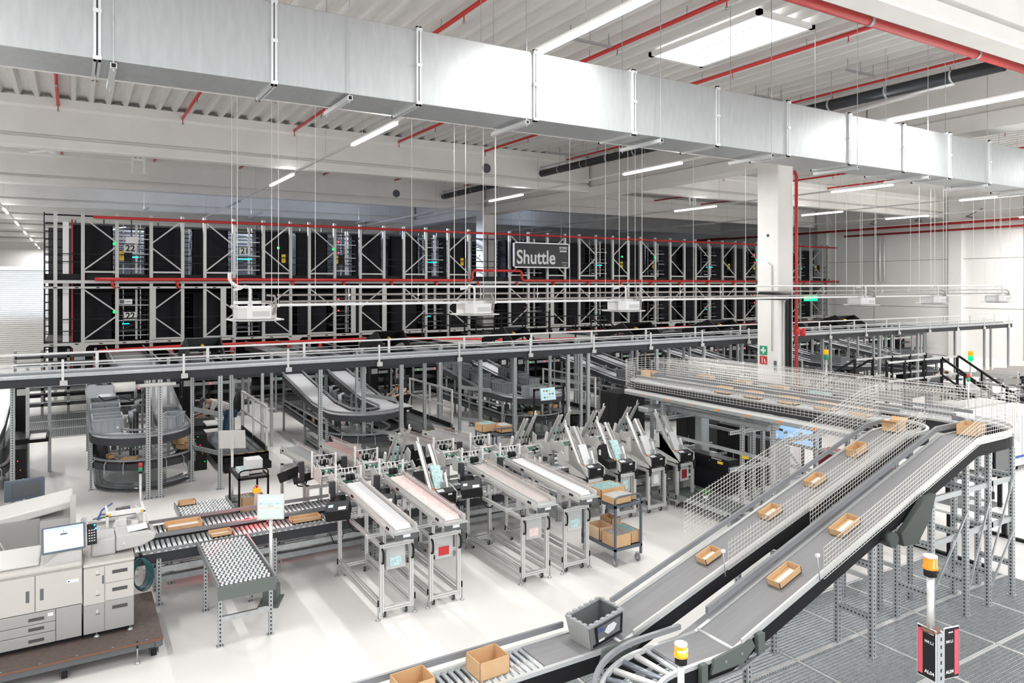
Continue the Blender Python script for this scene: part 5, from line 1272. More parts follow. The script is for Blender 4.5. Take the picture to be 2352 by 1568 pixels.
MB().box(0, .32, 0, 2.6, 1.70, 1.82, 'galv').box(-.6, 1.1, 2.6, 2.9, 1.70, 1.82).box(.36, .60, 2.0, 2.2, .0, 1.70, 'galv').build('body', t, bevel=.03)
t = thing('wall_screen', 'large screen showing a pale blue picture under the cage', 'screen', (13.0, 9.4, 1.05), 0)
MB().box(0, .06, 0, 1.15, .0, .52, 'black').box(-.004, 0, .02, 1.13, .02, .50, 'screen_blue').build('screen', t)
m = MB()
for k in range(9): m.obox((-.006, .1 + k * .12, .12 + .04 * (k % 4)), (.002, .1, .05), (R(20 * (k % 3) - 20), 0, 0), ('paper', 'blue_steel', 'screen_white')[k % 3])
m.build('picture_shapes', t); MB().box(.02, .05, .4, .5, -1.05, 0, 'dark_grey').build('stand', t)
for k, (x, y, z, dx, dy, dz, mt, l) in enumerate(((13.1, 8.2, 0, .5, 1.4, 1.0, 'dark_red', 'dark red cabinet beside the screen under the cage'), (12.4, 10.7, 0, .7, .9, 1.3, 'black', 'black machine cabinet under the middle of the cage'),
        (10.9, 13.2, 0, .8, .7, 1.85, 'black', 'tall black machine behind the last insert feeder'), (12.9, 12.6, 0, .7, .8, 1.2, 'black', 'black cabinet behind the cage end'), (12.35, 9.6, 0, .35, .5, 1.15, 'white_metal', 'pale machine side under the cage beside the screen'))):
    t = thing('machine_cabinet', l, 'cabinet', (x, y, z)); MB().box(0, dx, 0, dy, 0, dz, mt).build('body', t, bevel=.015)
    MB().box(-.006, 0, .05, dy * .48, .1, dz - .1, mt).box(-.006, 0, dy * .52, dy - .05, .1, dz - .1).build('door', t); MB().box(-.02, -.006, dy * .44, dy * .46, dz * .45, dz * .6, 'galv').build('handle', t)
t = thing('monitor_frame', 'black frame with a bright touch monitor behind the insert feeders', 'monitor', (10.55, 16.3, 0))
MB().box(0, .04, 0, .04, 0, 1.6, 'black').box(.95, .99, 0, .04, 0, 1.6).box(0, .99, 0, .04, 1.55, 1.6).box(0, .99, 0, .04, .75, .79).build('frame', t)
o = at(MB().box(-.24, .24, -.03, 0, -.17, .17, 'light_grey').box(-.22, .22, -.034, -.03, -.15, .15, 'screen_blue').build('screen', t), (.42, -.03, 1.45), rx=R(-12))
m = MB()
for a in range(4):
    for b in range(3): m.cb((-.13 + a * .09, -.036, .08 - b * .085), (.06, .002, .05), ('orange', 'paper', 'green', 'paper', 'yellow')[(a * 2 + b) % 5])
m.build('screen_tiles', o)
# mesh stands, desk, TVs at the right edge
t = thing('packing_desk', 'white packing desk with dark mat behind the grating at the right edge', 'desk', (11.95, 5.75, 0))
MB().box(0, 2.2, 0, 1.3, .74, .78, 'white_paint').build('top', t); MB().box(.35, 1.2, .3, 1.0, .78, .785, 'slate').obox((.85, .55, .788), (.3, .22, .004), (0, 0, R(20)), 'paper').build('desk_mat', t)
for a in (.15, 1.9): MB().box(a, a + .07, .6, .67, .03, .74, 'black').box(a, a + .07, .05, 1.25, .0, .05).build('leg', t)
for k, (x, y, w_, h_, z, l, mt, rz) in enumerate(((12.95, 5.95, 1.0, .55, 1.36, 'large dark screen on an arm at the right edge', 'slate', R(10)), (12.9, 6.75, .9, .36, 1.04, 'grey screen seen from behind under the front incline top', 'light_grey', R(-4)))):
    t = thing('desk_monitor', l, 'monitor', (x, y, z), rz); MB().box(-w_ / 2, w_ / 2, 0, .04, 0, h_, 'black').box(-w_ / 2 + .02, w_ / 2 - .02, -.004, 0, .02, h_ - .02, mt).build('screen', t); MB().box(-.03, .03, .04, .1, -z + .78, h_ * .6, 'black').build('arm', t)
t = thing('walkie_talkie', 'small black handheld radio standing on the white desk', 'radio', (13.3, 6.3, .78)); MB().box(-.03, .03, -.02, .02, 0, .12, 'black').build('body', t); MB().tube([(.015, 0, .12), (.015, 0, .22)], .006, 6, 'black').build('antenna', t)
t = thing('printing_press', 'white and grey printing press with a blue stripe behind the cage at the right edge', 'printer', (17.8, 8.5, 0))
MB().box(0, 3, 0, .9, .12, 1.35, 'white_paint').box(-.003, 3, -.005, 0, .3, .36, 'blue').box(.6, .61, -.004, 0, .2, 1.3, 'slate').box(1.5, 1.51, -.004, 0, .2, 1.3).build('body', t, bevel=.01)
MB().box(.3, 2.8, .95, 1.6, .0, 1.4, 'light_grey').box(.4, 1.0, 1.0, 1.4, 1.4, 1.52, 'printer_mid').build('rear_unit', t, bevel=.02)
for a in (.1, 1.4, 2.8): caster(t, a, .1, .06, 'black')
t = thing('signal_tower', 'thin post with red and green signal light above the striped press', 'signal light', (18.3, 9.2, 0))
MB().tube([(0, 0, 1.5), (0, 0, 2.1)], .02, 8, 'alu').build('post', t); MB().tube([(0, 0, 2.1), (0, 0, 2.18)], .04, 10, 'green').build('green_lens', t); MB().tube([(0, 0, 2.18), (0, 0, 2.26)], .04, 10, 'red').build('red_lens', t)
# black bridge with stairs
t = thing('stair_bridge', 'black steel crossover bridge with handrails and stairs behind the cage', 'staircase', (20.2, 12.4, 0))
MB().box(0, 3.9, 0, 1.0, 1.0, 1.08, 'black').build('deck', t)
m = MB()
for y in (0, 1.0):
    for x in (0, .9, 1.9, 2.9, 3.8): m.box(x - .03, x + .03, y - .03, y + .03, 1.0, 2.15, 'black')
    for z in (1.55, 2.1): m.box(0, 3.8, y - .02, y + .02, z, z + .05, 'alu' if 1 else 'black')
m.build('handrail', t)
for x in (2.9, 3.9, 0, .9):
    for y in (0, 1.0): MB().box(x - .05, x + .05, y - .05, y + .05, 0, 1.0, 'black').build('leg', t)
m = MB()
for x in (2.9, 3.9):
    m.beam((x, 0, 2.12), (x, -2.2, .75), .05, .06, 'black').beam((x, 0, 1.6), (x, -2.2, .3), .04, .05).beam((x, 0, 1.0), (x, -1.9, 0), .05, .16)
    for q in range(3): m.box(x - .02, x + .02, -.7 - q * .7, -.65 - q * .7, .6 - q * .3, 1.7 - q * .43)
for x in (0, .9):
    m.beam((x, 1.0, 2.12), (x, 3.0, .85), .05, .06, 'black').beam((x, 1.0, 1.6), (x, 3.0, .4), .04, .05).beam((x, 1, 1.0), (x, 2.9, 0), .05, .16)
m.build('stair_rail', t)
m = MB()
for q in range(5): m.box(2.9, 3.9, -.4 - q * .36, -.1 - q * .36, .8 - q * .19, .83 - q * .19, 'slate').box(0, .9, 1.1 + q * .36, 1.4 + q * .36, .8 - q * .19, .83 - q * .19)
m.build('steps', t)
for (x, y, l) in ((22.9, 16.3, 'farthest, before the rear conveyors'), (26.8, 13.4, 'above the bending worker, glowing green')):
    t = thing('signal_tower', 'signal light post with amber and green lenses, ' + l, 'signal light', (x, y, 0))
    MB().tube([(0, 0, 0), (0, 0, 1.75)], .04, 8, 'alu').build('post', t); MB().tube([(0, 0, 1.75), (0, 0, 1.92)], .08, 10, 'led_green' if x > 25 else 'green').build('green_lens', t); MB().tube([(0, 0, 1.92), (0, 0, 2.08)], .08, 10, 'led_amber').build('amber_lens', t)
# second feeder line beyond, at the right
for k in range(5):
    dup((tf, f2, f3)[k % 3], (27.2 + k * 1.2, 13.6, 0), R(178), 'distant aluminium stand with paper trough near the right wall, number %s from the bridge' % ('one', 'two', 'three', 'four', 'five')[k], 'distant feeder stands near the right wall')
for k in range(4):
    dup((tf, f2)[k % 2], (26.2 + k * 1.3, 9.6, 0), 0, 'distant aluminium stand with paper trough at the right edge, %s from the bridge' % ('nearest', 'second', 'third', 'fourth')[k], 'distant feeder stands at the right edge')
roller_conveyor('distant roller conveyor between the feeder stands at the right', 24.5, 33, 11.6, 12.0, .8, pitch=.14)
t = thing('rolling_rack', 'orange and black shelf rack against the right wall', 'shelf', (44.8, 17.2, 0))
MB().box(0, .06, 0, .06, 0, 4.2, 'orange').box(0, .06, 1.6, 1.66, 0, 4.2).box(0, .06, 0, 1.66, 4.15, 4.25).build('frame', t)
for z in (.6, 1.3, 2.0, 2.7): MB().box(-.4, .4, 0, 1.66, z, z + .1, 'black').build('shelf', t)
MB().box(-.1, .3, .1, 1.5, 3.0, 3.6, 'black').box(-.11, -.1, .6, .9, 3.2, 3.35, 'orange').build('box_unit', t)
t = thing('bench_machine', 'low pale machine between the bridge and the bending worker', 'machine', (24.6, 12.6, 0)); MB().box(0, 1.8, 0, .9, 0, .95, 'light_grey').box(.3, 1.2, .1, .8, .95, 1.15, 'white_metal').box(.5, .9, -.02, .0, .3, .8, 'slate').build('body', t, bevel=.05)
t = thing('exit_sign', 'glowing green emergency exit sign before the racking at the right', 'sign', (41.9, 31.0, 3.3))
MB().box(-.55, .75, 0, .1, 0, .42, 'exit_green').box(.12, .14, -.01, 0, 0, .42, 'green').build('panel', t); MB().box(-.5, -.22, -.012, 0, .06, .36, 'paper').beam((-.1, -.01, .21), (.04, -.01, .21), .1, .01, 'paper', (0, 1, 0)).build('arrow_symbol', t)
MB().tube([(0, .05, .42), (0, .05, 6.47)], .015, 5, 'wire').build('hanger', t)

# ============================================================ TOTE STATIONS BEHIND THE OVERHEAD CONVEYOR
def path_parts(t, pth, w_, z_dark=.14, belt='slate', nm='lane'):
    h = w_ / 2
    o = MB().sweep(pth, [(-h, 0), (h, 0), (h, -.02), (-h, -.02)], belt).build(nm, t)
    for s_ in (-1, 1):
        MB().sweep(pth, [(s_ * h - .015, -z_dark), (s_ * h + .015, -z_dark), (s_ * h + .015, .0), (s_ * h - .015, .0)], 'charcoal').sweep(pth, [(s_ * h - .02, .05), (s_ * h + .02, .05), (s_ * h + .02, .09), (s_ * h - .02, .09)], 'rail_grey').build('side_rail', o)
def make_station():
    t = thing('picking_station', 'x', 'picking station')
    up = [(.38, 5.4, 1.68), (.38, 2.2, 1.22), (.38, 1.0, 1.2)] + arc(1.07, 1.0, .69, 180, 360, 1.2, 14)[1:] + [(1.76, 2.4, 1.22), (1.76, 5.4, 1.68)]
    path_parts(t, up, .6, belt='belt_light', nm='tote_lane')
    lo = [(.28, 5.4, .75), (.28, 1.3, .64)] + arc(1.15, 1.3, .87, 180, 360, .62, 16)[1:] + [(2.02, 5.5, .7)]
    path_parts(t, lo, .36, belt='charcoal', nm='carton_lane')
    path_parts(t, [(.25, 3.2, .1)] + arc(1.15, 1.25, .9, 180, 330, .08, 14), .14, .03, 'galv', 'bottom_shelf')
    MB().sweep(arc(1.15, 1.25, 1.0, 180, 290, .1, 14), [(0, 0), (.006, 0), (.006, .42), (0, .42)], 'smoked').build('clear_guard', t)
    for k in range(7):
        a = R(200 + k * 22); MB().tube([(1.15 + 1.05 * math.cos(a), 1.3 + 1.05 * math.sin(a), .66), (1.15 + 1.10 * math.cos(a), 1.3 + 1.10 * math.sin(a), .6), (1.15 + 1.10 * math.cos(a), 1.3 + 1.10 * math.sin(a), .42)], .01, 5, 'galv').build('bracket', t)
    MB().box(.6, 1.55, .6, .63, .92, 1.12, 'steel_green').box(.75, 1.4, .595, .6, 1.0, 1.04, 'charcoal').build('cover_plate', t)
    m = MB()
    for k in range(8): m.tube([(.6 + .12 * k, 1.2 + .1 * (k % 3), .75), (.65 + .1 * k, 1.4, .95 - .04 * (k % 4)), (.7 + .12 * k, 1.5, .7)], .012, 5, ('white_metal', 'black', 'green_pcb')[k % 3])
    m.build('cabling', t)
    for (a, b, z) in ((.1, 1.0, 1.1), (2.02, .9, 1.1), (.1, 3.0, 1.3), (2.02, 3.0, 1.3), (.74, 3.0, 1.3), (1.42, 3.0, 1.3), (.1, 5.3, 1.6), (2.02, 5.3, 1.6), (1.07, .42, 1.1), (.74, 5.3, 1.6), (1.4, 5.3, 1.6)): perf_post(t, a, b, 0, z, 'post_pale', .055, 'leg')
    MB().box(.08, .12, 1.0, 5.4, .9, .95, 'galv').box(2.0, 2.04, 3.0, 5.4, .9, .95).box(.1, 2.0, 5.36, 5.4, 1.2, 1.26).box(.1, 2.0, 3.0, 3.05, .35, .4).build('frame_rail', t)
    for a, b in ((1.07, 3.4), (.95, 2.6), (1.2, 4.2)): MB().tube([(a, b, 1.1), (a, b, 1.38)], .055, 10, 'tote_light').tube([(a, b, 1.36), (a + .12, b, 1.4)], .035, 8).box(a - .03, a + .03, b - .03, b + .03, 0, 1.1, 'slate').build('motor', t)
    m = MB()
    for q in range(16):
        y = 1.2 + .26 * q; m.box(.12, .64, y, y + .05, 1.0 + max(0, y - 2.2) * .14, 1.06 + max(0, y - 2.2) * .14, 'galv').box(1.5, 2.02, y, y + .05, 1.0 + max(0, y - 2.2) * .14, 1.06 + max(0, y - 2.2) * .14).box(.1 + .4 * (q % 3), .2 + .4 * (q % 3), y, y + .12, .72, .86, ('black', 'slate', 'light_grey')[q % 3])
    m.build('undergear', t)
    # operator side: black cabinet, shelf, steps
    MB().box(2.22, 2.5, 1.6, 2.9, .0, .85, 'black').box(2.2, 2.45, 3.6, 3.75, .0, 2.1, 'black').box(2.23, 2.42, 3.595, 3.6, 1.75, 1.9, 'light_grey').box(2.2, 2.9, 2.2, 3.3, .85, .95, 'black').box(2.55, 2.85, 2.0, 2.6, .96, .99, 'light_grey').build('operator_cabinet', t)
    m = MB()
    for k in range(4): m.tube([(2.45 - .05 * k, 1.585, .2 + .2 * k), (2.45 - .05 * k, 1.60, .2 + .2 * k)], .010, 6, ('led_green', 'led_amber', 'led_red', 'led_green')[k])
    m.build('indicator_lights', t)
    return t
st0 = make_station()
def make_steps():
    t = thing('step_platform', 'x', 'platform')
    MB().box(0, 1.05, 0, 3.2, .30, .34, 'slate').box(0, 1.05, 0, .02, 0, .3, 'black').box(1.03, 1.05, 0, 3.2, 0, .3).box(0, .02, 0, 3.2, 0, .3).box(0, 1.05, 3.18, 3.2, 0, .3).box(0, 1.05, -.28, 0, 0, .16).box(.0, 1.05, 0, .04, .3, .35).build('deck', t)
    for k in range(4): MB().box(.1 + k * .24, .24 + k * .24, .0, .07, .345, .35, 'yellow').build('hazard_mark', t)
    for q in range(3): MB().box(1.0, 1.05, .1 + q * 1.5, .15 + q * 1.5, .3, 1.4, 'alu').build('post', t)
    MB().box(1.0, 1.05, .1, 3.15, 1.38, 1.43, 'alu').box(1.005, 1.045, .1, 3.15, .88, .92).build('handrail', t)
    MB().box(1.0, 1.04, .1, 3.15, .34, .46, 'black').build('kick_plate', t)
    return t
sp0 = make_steps()
desc = ['behind the left lit track', 'with the standing worker', 'behind the touch monitor frame', 'behind the cage end', 'right of the column', 'second right of the column', 'third right of the column', 'fourth right of the column']
SX = [.25, 5.35, 10.45, 15.55, 20.65, 25.75, 30.85]
for k, x in enumerate(SX):
    if k == 0: s_ = st0; s_.location = (x, 16.95, 0); s_['label'] = 'U shaped picking station with two conveyor levels, ' + desc[k]; s_['group'] = 'U shaped picking stations'
    else: dup(st0, (x, 16.95, 0), 0, 'U shaped picking station with two conveyor levels, ' + desc[k], 'U shaped picking stations')
    if k < 5:
        l = 'black step platform with handrail beside the picking station ' + desc[k]
        if k == 0: sp0.location = (3.05, 18.2, 0); tag(sp0, l, None, 'black step platforms')
        else: dup(sp0, (x + 2.85, 18.4, 0), 0, l, 'black step platforms')
dup(st0, (-3.35, 17.3, 0), 0, 'U shaped picking station cut off by the left edge', 'U shaped picking stations')
MB  # totes
def make_tote(mt='tote_light'):
    t = thing('plastic_tote', 'x', 'tote'); a, b, h = .29, .19, .30
    m = MB().box(-a, a, -b, b, 0, .012, mt).box(-a + .02, a - .02, -b + .02, b - .02, .012, .20, 'charcoal')  # charcoal block inside imitates the shaded interior
    for s_ in (-1, 1):
        x0, x1 = sorted((s_ * a, s_ * (a - .012))); m.box(x0, x1, -b, b, 0, h, mt); y0, y1 = sorted((s_ * b, s_ * (b - .012))); m.box(-a, a, y0, y1, 0, h)
        for k in range(5): m.box(-.25 + k * .12, -.24 + k * .12, *sorted((s_ * b, s_ * (b + .012))), .02, h - .03)
        for k in range(3): m.box(*sorted((s_ * a, s_ * (a + .012))), -.13 + k * .12, -.12 + k * .12, .02, h - .03)
    m.build('body', t)
    MB().box(-a - .015, a + .015, -b - .015, -b + .003, h - .03, h + .005, mt).box(-a - .015, a + .015, b - .003, b + .015, h - .03, h + .005).box(-a - .015, -a + .003, -b, b, h - .03, h + .005).box(a - .003, a + .015, -b, b, h - .03, h + .005).box(-.003, .003, -b, b, .05, h * .8, 'charcoal').build('rim', t)
    MB().cb((.18, -b - .014, .1), (.05, .003, .04), 'paper').build('code_label', t)
    return t
tl0 = make_tote(); td0 = make_tote('tote')
TG = 'grey totes on the picking stations'
def tz(y):  # height of the tote lane
    return 1.2 if y < 2.2 else 1.22 + (y - 2.2) * .144
firstd = {'l': True, 'd': True}
def put_tote(kind, x, y, z, rz, label, rx=0):
    src = tl0 if kind == 'l' else td0
    if firstd[kind]: firstd[kind] = False; o = src; o.location = (x, y, z)
    else: o = dup(src, (x, y, z))
    o.rotation_euler = (rx, 0, rz); tag(o, label, None, TG); return o
an = math.atan(.144)
for y, l in ((1.15, 'front of the left lane at the first station'), (1.6, 'second on the left lane at the first station')): put_tote('l', SX[0] + .42, 16.95 + y, 1.205, 0, 'light grey tote, ' + l)
for y, l in ((2.5, 'third, on the slope of the first station'), (3.0, 'fourth, on the slope of the first station')): put_tote('l', SX[0] + .42, 16.95 + y, tz(y) + .02, 0, 'light grey tote, ' + l, rx=an)
put_tote('l', SX[0] + 1.66, 16.95 + .95, 1.205, R(65), 'light grey tote in the bend of the first station')
put_tote('d', SX[0] + 1.72, 16.95 + 1.7, 1.205, R(90), 'dark grey tote behind the bend of the first station')
for k in range(8):
    y = .9 + k * .66
    put_tote('d' if k else 'l', SX[2] + .42 if k else SX[2] + .8, 16.95 + (y if k else .45), tz(y) + .02 if k else 1.205, R(90) if k else R(5), 'grey tote in the row leading to the touch monitor, %s from the front' % ('first', 'second', 'third', 'fourth', 'fifth', 'sixth', 'seventh', 'eighth')[k], rx=0)
for k, (x, y) in enumerate(((12.1, 2.0), (12.15, 2.7), (12.15, 3.4), (15.97, 1.2), (15.97, 2.0), (17.2, 1.4), (21.1, 1.1), (21.1, 1.8), (22.3, 2.0), (26.2, 1.2), (26.2, 2.0), (31.3, 1.2))):
    put_tote('d', x, 16.95 + y, tz(y) + .02, R(90), ('first', 'second', 'third', 'first', 'second', 'third', 'first', 'second', 'third', 'fourth', 'fifth', 'sixth')[k] + ' dark grey tote on a picking station %s' % ('beyond the monitor frame' if k < 3 else 'behind the cage' if k < 6 else 'right of the column'))
for k, (x, y, rz, l) in enumerate(((.75, 18.0, .2, 'left side of the lower loop'), (1.05, 17.45, -.3, 'front of the lower loop'))):
    carton('low brown carton on the %s of the first station' % l, (x, y, .64), .32 if k else .2, .2, .08, rz)
carton('open brown carton on the lower loop of the first station, right', (2.2, 18.6, .68), .3, .3, .22, .3)
carton('torn brown carton on the lower loop of the first station', (2.2, 18.05, .68), .34, .22, .1, .9, flaps=.1)
carton('brown carton on the lower loop below the touch monitor', (11.3, 17.45, .64), .34, .14, .14, 0)
carton('flat brown carton right of the touch monitor', (12.45, 18.2, .66), .3, .2, .1, .5)
carton('open brown carton behind the touch monitor', (12.2, 19.2, .7), .35, .3, .25, .2)
carton('brown carton on the lower loop of the second station', (5.65, 19.4, .7), .2, .34, .12, 0)
t = thing('walkway_grating', 'dim steel grating walkway between posts near the roller shutter', 'walkway', (-1.3, 24.6, 0))
m = MB().use('galv')
m.box(0, 1.85, 0, 4.5, .0, .004, 'slate').use('galv')
for k in range(34): m.box(k * .055, k * .055 + .01, 0, 4.5, .0, .02)
for k in range(4): m.box(0, 1.85, k * 1.5, k * 1.5 + .05, 0, .025, 'alu')
m.build('bars', t)
t = thing('sorting_machine', 'dark roller machinery at the end of the left walkway', 'machine', (-1.6, 29.0, 0))
m = MB()
for q in range(7): m.box(0, 2.3, .3 * (q % 2), .3 * (q % 2) + .6, .3 + q * .27, .38 + q * .27, ('charcoal', 'black', 'slate')[q % 3]).box(0, 2.3, -.02, .02, .42 + q * .27, .45 + q * .27, ('galv', 'black')[q % 2])
m.build('lanes', t)
for a in (0, .75, 1.5, 2.3): MB().box(a - .04, a + .04, 0, .08, 0, 2.2, 'post_pale').build('leg', t)
# braced tall posts in front of the stations
for k, x in enumerate((2.75, 6.75, 9.45, 12.4)):
    t = thing('braced_frame', 'pair of tall grey posts with cross braces, %s from the left' % ('first', 'second', 'third', 'fourth')[k], 'frame', (x, 16.7, 0), 0, 'tall braced posts')
    perf_post(t, -.45, .9, 0, 2.4, 'post_pale', .07, 'leg')
    for z in (.75, 1.6): MB().beam((0, -.02, z), (-.45, .9, z + .02), .04, .09, 'galv').build('crossbar', t)
# dark machinery filling the space under the racking
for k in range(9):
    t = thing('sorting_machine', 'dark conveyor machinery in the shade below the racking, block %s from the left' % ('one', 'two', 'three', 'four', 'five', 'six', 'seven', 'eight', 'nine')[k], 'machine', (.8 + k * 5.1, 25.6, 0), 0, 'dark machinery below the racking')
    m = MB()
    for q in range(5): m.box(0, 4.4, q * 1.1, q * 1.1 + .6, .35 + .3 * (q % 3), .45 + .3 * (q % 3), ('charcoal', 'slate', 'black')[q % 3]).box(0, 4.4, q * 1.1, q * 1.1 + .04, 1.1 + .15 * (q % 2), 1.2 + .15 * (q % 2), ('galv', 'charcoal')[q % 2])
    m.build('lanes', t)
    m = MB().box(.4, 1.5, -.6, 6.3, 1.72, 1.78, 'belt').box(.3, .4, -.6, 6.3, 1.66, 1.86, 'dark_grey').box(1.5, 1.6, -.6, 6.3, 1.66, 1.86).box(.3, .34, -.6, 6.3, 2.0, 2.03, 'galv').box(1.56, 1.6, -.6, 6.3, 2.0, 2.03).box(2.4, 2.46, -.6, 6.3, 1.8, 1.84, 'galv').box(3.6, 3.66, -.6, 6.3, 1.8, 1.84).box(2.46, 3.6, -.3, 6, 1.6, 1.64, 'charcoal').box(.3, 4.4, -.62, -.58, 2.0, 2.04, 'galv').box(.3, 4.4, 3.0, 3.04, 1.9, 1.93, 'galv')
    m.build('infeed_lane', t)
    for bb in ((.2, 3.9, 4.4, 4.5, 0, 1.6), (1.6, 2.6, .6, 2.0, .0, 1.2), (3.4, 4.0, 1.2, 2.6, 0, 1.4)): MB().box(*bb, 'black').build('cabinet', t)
    for q in range(4):
        for y in (0, 2.2, 4.2): o = MB().box(-.03, .03, -.03, .03, 0, 1.5, 'post_pale').build('leg', t); o.location = (q * 1.4 + .1, y, 0)
    m = MB()
    for q in range(6): m.tube([(.3 + q * .7, -.02, 1.15), (.3 + q * .7, 0, 1.15)], .02, 6, ('led_green', 'led_red', 'led_amber')[q % 3])
    m.build('indicator_lights', t)
for k in range(6):
    x = 2.55 + 5.1 * k
    t = thing('operator_tower', 'tall dark station panel with small plate, ' + desc[k], 'cabinet', (x, 21.9, 0), 0, 'tall dark station panels')
    MB().box(0, .35, 0, .1, .3, 2.05, 'black').build('panel', t); MB().box(.08, .26, -.006, 0, 1.6, 1.76, 'light_grey').build('name_plate', t)
    for q in range(4): MB().tube([(.03, -.006, .5 + q * .4), (.03, 0, .5 + q * .4)], .012, 6, 'light_grey').build('bolt', t)

# ============================================================ PEOPLE
def skin(name, verts, edges, radii, mt, parent=None, sub=2, root=0):
    me = bpy.data.meshes.new(name); me.from_pydata(verts, edges, []); me.materials.append(M[mt])
    o = bpy.data.objects.new(name, me); C.objects.link(o)
    if parent: o.parent = parent
    md = o.modifiers.new('skin', 'SKIN'); md.use_smooth_shade = True
    sv = me.skin_vertices[0].data if me.skin_vertices else None
    if sv is None:
        bm = bmesh.new(); bm.from_mesh(me); bm.verts.layers.skin.verify(); bm.to_mesh(me); bm.free(); sv = me.skin_vertices[0].data
    for k, r in enumerate(radii): sv[k].radius = (r, r) if not isinstance(r, tuple) else r; sv[k].use_root = (k == root)
    s_ = o.modifiers.new('sub', 'SUBSURF'); s_.levels = sub; s_.render_levels = sub
    return o
def person(label, loc, rz, J, shirt, trousers, hairc='hair', long_sleeve=False, cap=False):
    """J: joints (local metres): pelvis, chest, neck, head, shoulder/elbow/wrist/hand L R, hip/knee/ankle/toe L R"""
    t = thing('person', label, 'person', loc, rz)
    V = [J['pelvis'], J['waist'], J['chest'], J['neck'], J['head']]; E_ = [(0, 1), (1, 2), (2, 3), (3, 4)]; Rr = [.13, .115, .135, .055, .085]
    for s_ in 'LR':
        i = len(V); V += [J['sh' + s_], J['el' + s_], J['wr' + s_], J['pa' + s_]]; E_ += [(2, i), (i, i + 1), (i + 1, i + 2), (i + 2, i + 3)]; Rr += [.058, .043, .028, .034]
        pa = Vector(J['pa' + s_]); wr = Vector(J['wr' + s_]); d = (pa - wr).normalized(); sd = d.cross(Vector((0, 0, 1))); sd = sd.normalized() if sd.length > .1 else Vector((1, 0, 0))
        for f in range(4):
            k = len(V); L = (.05, .062, .058, .045)[f]
            b0 = pa + sd * (.027 - .018 * f) + d * .02; V += [tuple(b0), tuple(b0 + d * L * .6 + Vector((0, 0, -.008))), tuple(b0 + d * L + Vector((0, 0, -.028)))]; E_ += [(i + 3, k), (k, k + 1), (k + 1, k + 2)]; Rr += [.010, .009, .007]
        k = len(V); b0 = wr + d * .03 + sd * .03; V += [tuple(b0), tuple(b0 + sd * .025 + d * .03)]; E_ += [(i + 3, k), (k, k + 1)]; Rr += [.012, .009]
    for s_ in 'LR':
        i = len(V); V += [J['hi' + s_], J['kn' + s_], J['an' + s_], J['to' + s_]]; E_ += [(0, i), (i, i + 1), (i + 1, i + 2), (i + 2, i + 3)]; Rr += [.088, .058, .038, .035]
    skin('body', V, E_, Rr, 'skin', t)
    hd = Vector(J['head']); fd = Vector(J['face']).normalized(); upv = (hd - Vector(J['neck'])).normalized(); sd = fd.cross(upv).normalized(); upv = sd.cross(fd)
    m = MB()
    c = hd + upv * .03
    m.tube([tuple(c + fd * .075 + upv * .02), tuple(c + fd * .105 - upv * .02), tuple(c + fd * .085 - upv * .028)], [.010, .014, .008], 8, 'skin')
    for s_ in (-1, 1): m.tube([tuple(c + sd * s_ * .078 - upv * .02), tuple(c + sd * s_ * .095 + upv * .0)], [.014, .018], 8)
    m.build('nose_and_ears', t)
    m = MB()
    for s_ in (-1, 1): m.tube([tuple(c + fd * .072 + sd * s_ * .03 + upv * .015), tuple(c + fd * .084 + sd * s_ * .03 + upv * .015)], .009, 8, 'hair')
    m.beam(tuple(c + fd * .08 - sd * .022 - upv * .045), tuple(c + fd * .08 + sd * .022 - upv * .045), .006, .012, 'red_dark'); m.build('eyes_and_mouth', t)
    q = c - fd * .018 + upv * .03
    skin('cap' if cap else 'hair', [tuple(q - fd * .03 - upv * .05), tuple(q), tuple(q + fd * .04 + upv * .035)] + ([tuple(q + fd * .13 + upv * .0)] if cap else []), [(0, 1), (1, 2)] + ([(2, 3)] if cap else []), [.062, .092, .060] + ([.02] if cap else []), hairc, t)
    V = [J['pelvis'], J['waist'], J['chest'], tuple(Vector(J['chest']).lerp(Vector(J['neck']), .72))]; E_ = [(0, 1), (1, 2), (2, 3)]; Rr = [.150, .140, .160, .078]
    for s_ in 'LR':
        i = len(V); sh, el, wr = (Vector(J[n_ + s_]) for n_ in ('sh', 'el', 'wr'))
        V += [tuple(sh), tuple(sh.lerp(el, .8))]; E_ += [(2, i), (i, i + 1)]; Rr += [.078, .062]
        if long_sleeve: V += [tuple(el), tuple(el.lerp(wr, .92))]; E_ += [(i + 1, i + 2), (i + 2, i + 3)]; Rr += [.056, .042]
    skin('shirt', V, E_, Rr, shirt, t)
    V = [tuple(Vector(J['pelvis']) + Vector((0, 0, .02)))]; E_ = []; Rr = [.150]
    for s_ in 'LR':
        i = len(V); V += [J['hi' + s_], J['kn' + s_], tuple(Vector(J['kn' + s_]).lerp(Vector(J['an' + s_]), .92))]; E_ += [(0, i), (i, i + 1), (i + 1, i + 2)]; Rr += [.105, .074, .058]
    skin('trousers', V, E_, Rr, trousers, t)
    for s_ in 'LR':
        a = Vector(J['an' + s_]); b = Vector(J['to' + s_]); skin('shoe', [tuple(a + Vector((0, 0, -.01))), tuple(a.lerp(b, .5) + Vector((0, 0, .0))), tuple(b)], [(0, 1), (1, 2)], [.048, .045, .038], 'black', t, sub=1)
    return t
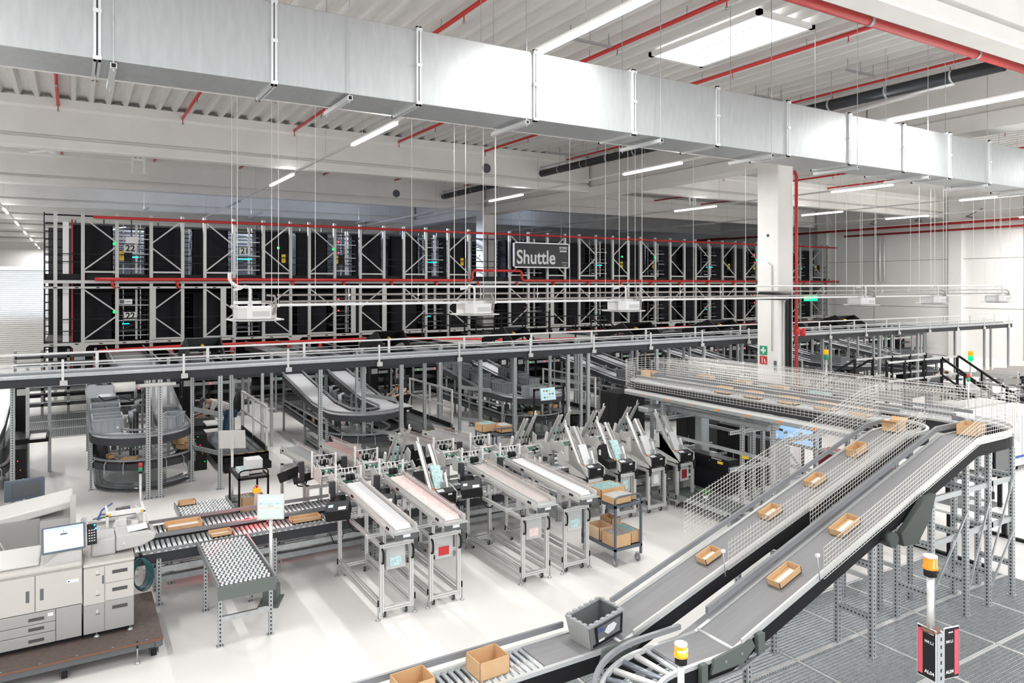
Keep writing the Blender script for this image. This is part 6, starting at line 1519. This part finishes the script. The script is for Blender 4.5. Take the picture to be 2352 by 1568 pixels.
stand = dict(pelvis=(0, 0, .95), waist=(0, .02, 1.1), chest=(0, .03, 1.32), neck=(0, .05, 1.5), head=(0, .11, 1.62), face=(0, 1, -.45),
    shL=(-.19, .04, 1.41), elL=(-.24, .08, 1.13), wrL=(-.2, .3, 1.02), paL=(-.18, .38, 1.0), shR=(.19, .04, 1.41), elR=(.24, .08, 1.13), wrR=(.2, .3, 1.02), paR=(.18, .38, 1.0),
    hiL=(-.1, 0, .9), knL=(-.11, .03, .5), anL=(-.11, 0, .09), toL=(-.12, .17, .04), hiR=(.1, 0, .9), knR=(.11, .03, .5), anR=(.11, 0, .09), toR=(.12, .17, .04))
bend = dict(stand); bend.update(pelvis=(0, -.1, .95), waist=(0, .03, 1.08), chest=(0, .28, 1.20), neck=(0, .46, 1.26), head=(0, .58, 1.27), face=(0, .8, -1),
    shL=(-.19, .36, 1.24), elL=(-.23, .5, 1.0), wrL=(-.18, .7, .92), paL=(-.16, .78, .91), shR=(.19, .36, 1.24), elR=(.23, .5, 1.0), wrR=(.18, .7, .92), paR=(.16, .78, .91),
    hiL=(-.1, -.08, .9), hiR=(.1, -.08, .9))
p = person('worker in a black printed T-shirt looking down at the second station', (8.35, 20.0, .0), R(100), stand, 'shirt_black', 'black', 'hair')
p.location.z = .17
m = MB().box(-.07, .07, .195, .20, 1.2, 1.24, 'orange').box(-.05, .04, .195, .20, 1.13, 1.19, 'paper_pink').box(-.09, .09, .19, .196, 1.28, 1.30, 'paper').build('shirt_print', p)
tag(MB().box(8.1, 8.9, 19.4, 20.6, 0, .17, 'black').build('standing_mat'), 'low black platform under the standing worker', 'platform')
p = person('worker in a white shirt and blue jeans bending over the first station', (3.62, 21.0, .0), R(97), bend, 'shirt_white', 'jeans', 'blue_steel', cap=True)
p = person('worker in a grey pullover bending over a machine at the far right', (25.4, 13.9, 0), R(-100), bend, 'shirt_grey', 'jeans', 'hair', True)
p = person('worker in a pale shirt facing the bending worker at the far right', (27.4, 14.3, 0), R(80), bend, 'shirt_white', 'jeans', 'hair')
p = person('worker in a black shirt standing among the far conveyors at the right', (43.6, 26.0, 0), R(110), stand, 'shirt_black', 'black', 'hair')
# jacket on the platform handrail
t = thing('hanging_jacket', 'black jacket hanging over the handrail end of the step platform', 'jacket', (4.02, 21.45, .95))
skin('jacket', [(0, 0, .45), (-.05, -.03, .2), (-.06, -.02, -.15), (.0, .15, .2), (.02, .18, -.1)], [(0, 1), (1, 2), (0, 3), (3, 4)], [.07, .12, .1, .09, .06], 'shirt_black', t)
